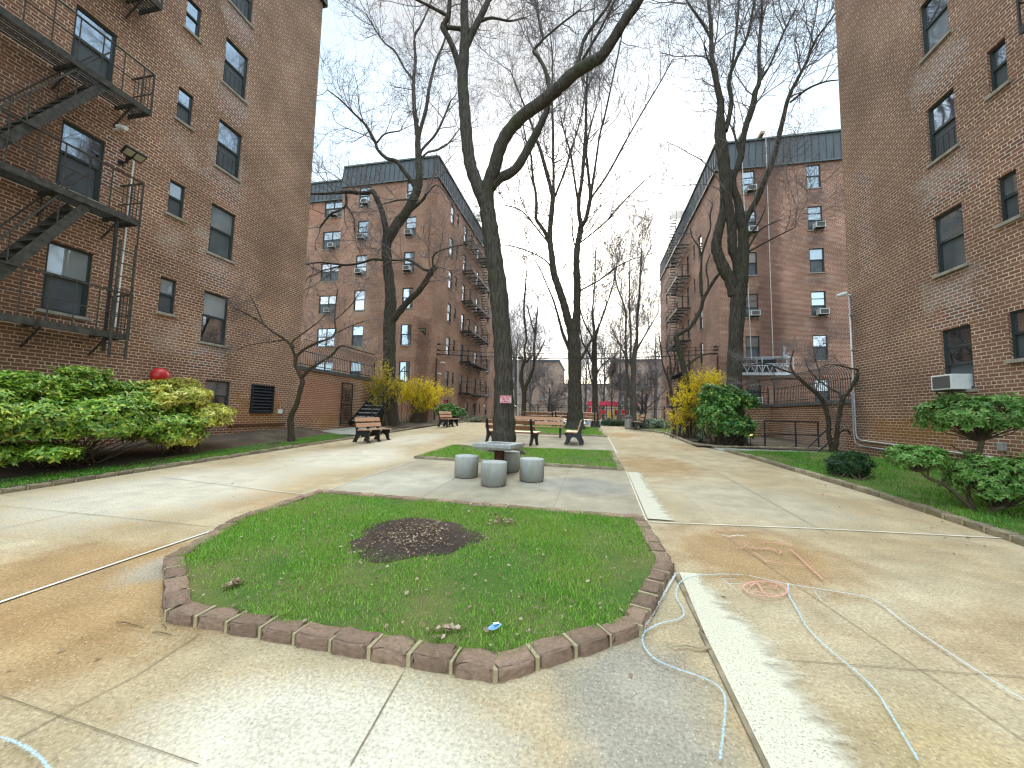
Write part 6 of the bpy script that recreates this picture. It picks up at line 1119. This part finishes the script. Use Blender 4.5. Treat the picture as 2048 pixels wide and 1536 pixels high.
def stemmy(name, label, loc, blobs, nst, nfl, mat, seed, size=.035, h0=.2, flower=True, group='yellow forsythia bushes'):
    r = np.random.default_rng(seed); t = thing(name, loc, label, 'shrub', group); p, d = blob_points(blobs, nst, r, .6, -.35); P = np.empty((len(p), 7, 3)); b = np.array(loc)+np.c_[r.normal(0, .42, (len(p), 2)), np.zeros(len(p))]; b[:, 2] = gz(b[:, 0], b[:, 1])
    for k in range(7): f = k/6; P[:, k] = b*(1-f)+p*f; P[:, k, 2] += .35*math.sin(PI*f)*(p[:, 2]-b[:, 2])*.5; P[:, k] += r.normal(0, .03, (len(p), 3))*f
    a = Acc(); a.add(*tubes(P, np.broadcast_to(np.linspace(.010, .003, 7), P.shape[:2]), 4)); s1, s2, s3 = pick(P, np.ones(P.shape[:2])*.006, 4, r, .45); Q, R = shoots(s1, s2, r.uniform(.25, .7, len(s1)), s3*.7, 4, (20, 60), .2, .2, r); a.add(*tubes(Q, R, 3)); put('stems', a.mesh('stems', M_STEM), t)
    i = r.integers(0, len(Q), nfl); j = r.uniform(0, 3.99, nfl); j0 = j.astype(int); f = (j-j0)[:, None]; B = Q[i, j0]*(1-f)+Q[i, j0+1]*f+r.normal(0, .025, (nfl, 3)); D = nrm(r.normal(size=(nfl, 3))); N = nrm(r.normal(size=(nfl, 3))+np.array([0, 0, .4]))
    put('blossom' if flower else 'foliage', leaf_mesh('blossom', B, D, N, size*r.uniform(.7, 1.4, nfl), size*.55*r.uniform(.7, 1.3, nfl), mat), t); return t
def gloc(x, y): q = G(x, y); q[2] = gzf(q[0], q[1])+.05; return q
f1 = WY(835, 850, 23.0); f1[2] = gzf(f1[0], 23); yb = lambda x, y, Y, R: (WY(x, y, Y), R)
stemmy('forsythia', 'bright yellow forsythia behind the far left bench', f1, [yb(845, 780, 23.2, (1.15, .9, .75)), yb(815, 790, 22.9, (.8, .8, .85)), yb(878, 785, 23.3, (.8, .7, .45)), yb(850, 810, 23., (.9, .8, .7))], 210, 15000, M_LF_FOR, 51, .06)
f2 = WY(768, 858, 19.2); f2[2] = gzf(f2[0], 19.2); stemmy('forsythia', 'sparse yellow forsythia around the crooked tree trunk by the metal steps', f2, [yb(757, 768, 19.2, (.85, .6, .55)), yb(735, 768, 19., (.6, .45, .45)), yb(790, 775, 19.4, (.7, .5, .7)), yb(765, 740, 19.2, (.5, .5, .45)), yb(760, 805, 19.1, (.55, .5, .55))], 170, 5200, M_LF_FOR, 52, .05)
f3 = WY(1385, 880, 18.6); f3[2] = gzf(f3[0], 18.6); stemmy('forsythia', 'tall yellow forsythia left of the glossy green bush on the right', f3, [yb(1380, 800, 18.6, (.75, .8, .85)), yb(1400, 770, 18.8, (.8, .8, .65)), yb(1370, 840, 18.5, (.55, .6, .7)), yb(1425, 765, 19., (.7, .7, .5))], 170, 11000, M_LF_FOR, 53, .052)
a1 = WY(1450, 885, 16.2); a1[2] = gzf(a1[0], 16.2)
rosette_shrub('laurel_bush', 'glossy dark green bush with yellow tips at the foot of the twisting tree, right', a1, [yb(1435, 830, 16.1, (.75, .65, .75)), yb(1455, 800, 16.2, (.6, .6, .55)), yb(1488, 805, 16.4, (.45, .45, .42)), yb(1465, 855, 15.9, (.75, .6, .5)), yb(1425, 790, 16.3, (.5, .5, .42))], 1500, .12, .055, M_LF_AUC, 54, per=6)
rosette_shrub('laurel_bush', 'low glossy green bush behind the far left bench, below the basement window', WY(900, 850, 27.), [yb(895, 822, 26.9, (.9, .5, .5)), yb(915, 826, 26.6, (.6, .5, .4))], 380, .17, .07, M_LF_AUC, 55, per=5)
def blades(label, loc, n, L, seed, grp='grey green blade plants by the laurel bush'):
    r = np.random.default_rng(seed); t = thing('blade_plant', loc, label, 'plant', grp); az = r.uniform(0, 2*PI, n); el = r.uniform(.25, 1.3, n); d = np.stack([np.cos(az)*np.cos(el), np.sin(az)*np.cos(el), np.sin(el)], -1); ln = L*r.uniform(.6, 1.1, n); P = np.empty((n, 6, 3))
    for k in range(6): f = k/5; P[:, k] = np.array(loc)+d*ln[:, None]*f; P[:, k, 2] -= ln*.38*f*f
    sd = nrm(np.cross(d, np.array([0, 0, 1.]))); w = .022*np.sin(np.linspace(.5, PI, 6)); V = np.stack([P+sd[:, None]*w[None, :, None], P-sd[:, None]*w[None, :, None]+0], 2).reshape(-1, 3); i = np.arange(n*12).reshape(n, 6, 2); F = np.stack([i[:, :-1, 0], i[:, :-1, 1], i[:, 1:, 1], i[:, 1:, 0]], -1).reshape(-1, 4); put('blade', amesh('blade', V, F, M_LF_AGAVE), t)
blades('spiky grey green plant at the left foot of the glossy right bush', gloc(1400, 886), 60, .6, 61); q = gloc(1488, 893); q[1] += .3; blades('spiky grey green plant beside the lit garden spotlight', q, 70, .75, 62)
# hedges and low shrubs at the far end
def hedge(label, x0, x1, y, zt, n, mat, seed, L=.1, name='low_hedge', grp='low shrubs at the far end'):
    k = max(2, int(round((x1-x0)/22))); bl = []
    for i in range(k): px = x0+(x1-x0)*(i+.5)/k; c = WY(px, zt, y); g = gzf(c[0], y); h = max(.25, (c[2]-g)*.55); bl.append(((c[0], y+rng.uniform(-.2, .2), g+h*.85), (max(.5, (WY(x1, zt, y)[0]-WY(x0, zt, y)[0])/k*.75), .6, h)))
    c = WY((x0+x1)/2, zt, y); return rosette_shrub(name, label, (c[0], y, gzf(c[0], y)), bl, n, L, L*.45, mat, seed, per=5, group=grp, stems=6)
hedge('dark clipped hedge across the far right path end, before the silver car', 1206, 1252, 26.4, 843, 420, M_LF_DARK, 71)
hedge('silvery green low shrubs right of the far litter bin', 1285, 1335, 24.5, 838, 520, M_LF_SILV, 72, .11); hedge('dark low hedge behind the far right bench', 1258, 1290, 27.3, 842, 300, M_LF_DARK, 73)
hedge('sparse low green shrub in the bed before the left tall building', 925, 975, 26.2, 838, 130, M_LF_SILV, 74, .10); hedge('dark shrub row along the fence left of the thick double trunk', 1020, 1130, 33., 843, 500, M_LF_DARK, 75)
hedge('low green shrub along the fence right of the playground', 1270, 1320, 33., 838, 300, M_LF_SILV, 76)
# cloud pruned shrub and its neighbours on the right lawn
def pads(label, base, padlist, trunks, n, seed, mat=M_LF_TOP, L=.064, name='cloud_pruned_shrub'):
    r = np.random.default_rng(seed); t = thing(name, base, label, 'shrub', 'clipped shrubs on the right lawn'); a = Acc()
    for tr_ in trunks: P = smooth_line([np.array(p, float) for p, _ in tr_], 6); R = smooth_line([np.array([q, 0.]) for _, q in tr_], 6)[:, 0]; a.add(*tubes(P[None], R[None], 8))
    put('trunk', a.mesh('trunk', M_STEM), t)
    for c, R, k in padlist:
        c = np.array(c, float); R = np.array(R); sub = [(c+R*np.array([math.cos(x)*.5, math.sin(x)*.5, .05*math.sin(3*x)]), R*np.array([.58, .58, .9])) for x in np.linspace(0, 2*PI, 6)[:-1]]+[(c+np.array([0, 0, R[2]*.15]), R*.75)]
        p, d = blob_points(sub, k, r, .3, -.45); ax = nrm(d+np.array([0, 0, .2])+r.normal(0, .3, p.shape)); q1 = nrm(np.cross(ax, nrm(r.normal(size=p.shape)))); q2 = np.cross(ax, q1); B = []; D = []; N = []
        for j in range(6): an = 2*PI*j/6+r.uniform(-.4, .4, len(p)); rd = q1*np.cos(an)[:, None]+q2*np.sin(an)[:, None]; D.append(nrm(rd+ax*r.uniform(-.1, .7, len(p))[:, None])); B.append(p); N.append(nrm(ax-.3*rd))
        B, D, N = map(np.concatenate, (B, D, N)); put('foliage_pad', leaf_mesh('foliage_pad', B, D, N, L*r.uniform(.6, 1.25, len(B)), L*.42*r.uniform(.7, 1.2, len(B)), mat), t); s = Acc(); k2 = p[r.choice(len(p), min(60, len(p)), replace=False)]; b0 = c-np.array([0, 0, R[2]*.9]); P = np.stack([np.broadcast_to(b0, k2.shape), (b0+k2)/2+r.normal(0, .03, k2.shape), k2], 1); s.add(*tubes(P, np.broadcast_to(np.array([.012, .007, .003]), P.shape[:2]), 4)); put('twigs', s.mesh('twigs', M_STEM), t)
    return t
g0 = G(1948, 1028); Yc = g0[1]; c = lambda x, y, dy=0.: WY(x, y, Yc+dy); g0[2] = gzf(g0[0], g0[1])+.05
pads('cloud pruned shrub with three leafy pads below the window air conditioner', g0, [(c(1952, 838, .5), (.66, .6, .40), 1150), (c(1832, 918, .2), (.35, .36, .22), 480), (c(1995, 965, .0), (.50, .5, .42), 900)],
  [[(g0, .035), (c(1925, 1000), .03), (c(1890, 970, .05), .026), (c(1855, 955, .1), .022), (c(1835, 935, .2), .014)], [(g0, .03), (c(1936, 985, .1), .028), (c(1945, 940, .3), .03), (c(1962, 890, .45), .035), (c(1965, 850, .5), .02)], [(c(1945, 1030, .05), .03), (c(1985, 1020, -.05), .028), (c(2020, 1010, -.05), .024), (c(2060, 990), .015)], [(c(1960, 900, .45), .02), (c(1930, 905, .5), .015), (c(1900, 890, .5), .01)], [(c(1855, 955, .1), .015), (c(1860, 930, .15), .012), (c(1880, 915, .2), .008)], [(c(1985, 1020), .02), (c(1975, 990), .016), (c(1960, 960), .01)]], 0, 81)
g1 = G(1700, 962); g1[1] += .25; g1[2] = gzf(g1[0], g1[1])+.05; Y1 = g1[1]; cc = lambda x, y: WY(x, y, Y1)
rosette_shrub('clipped_shrub', 'small round dark green shrub on the right lawn below the bare tree', g1, [(cc(1698, 930), (.36, .36, .26)), (cc(1712, 926), (.28, .3, .24)), (cc(1685, 932), (.27, .3, .22))], 620, .062, .02, M_LF_DARK, 82, per=7, group='clipped shrubs on the right lawn', stems=8, low=-.8)
# snag of exposed root beside the big tree
q = G(1045, 905); rt = thing('tree_root', (q[0], q[1], q[2]), 'weathered root stump in the grass right of the big tree base', 'root'); MB().tube([(-2.55, 11.3, gzf(-2.5, 11.3)+.08), (-2.2, 11.15, gzf(-2, 11.1)+.10), (-1.95, 11.05, gzf(-2, 11)+.07), (-1.8, 11.0, gzf(-2, 11)-.02)], [.13, .12, .10, .05], 10).build('wood', M_BARK, rt, smooth=True)
# distant tree line closing the street
tr_ = Acc(); r = np.random.default_rng(5); n = 150; P, R = shoots(np.c_[r.uniform(-70, 60, n), r.uniform(118, 128, n), np.full(n, -.6)], np.tile([0, 0, 1.], (n, 1)), r.uniform(8, 13, n), np.full(n, .12), 7, (0, 12), .06, .2, r, .2); tr_.add(*tubes(P, R, 5))
for k, L, n_ in ((9, 3.2, 4), (6, 1.5, 3)): a, b, c_ = pick(P, R, k, r, .2); P, R = shoots(a, b, L*r.uniform(.5, 1.2, len(a)), np.maximum(c_*.5, .02), n_, (20, 60), .15, .2, r, .6); tr_.add(*tubes(P, R, 3))
tag(put('far_wood', tr_.mesh('far_wood', M_TWIG)), 'bare woods far off beyond the street', 'woods', kind='stuff')
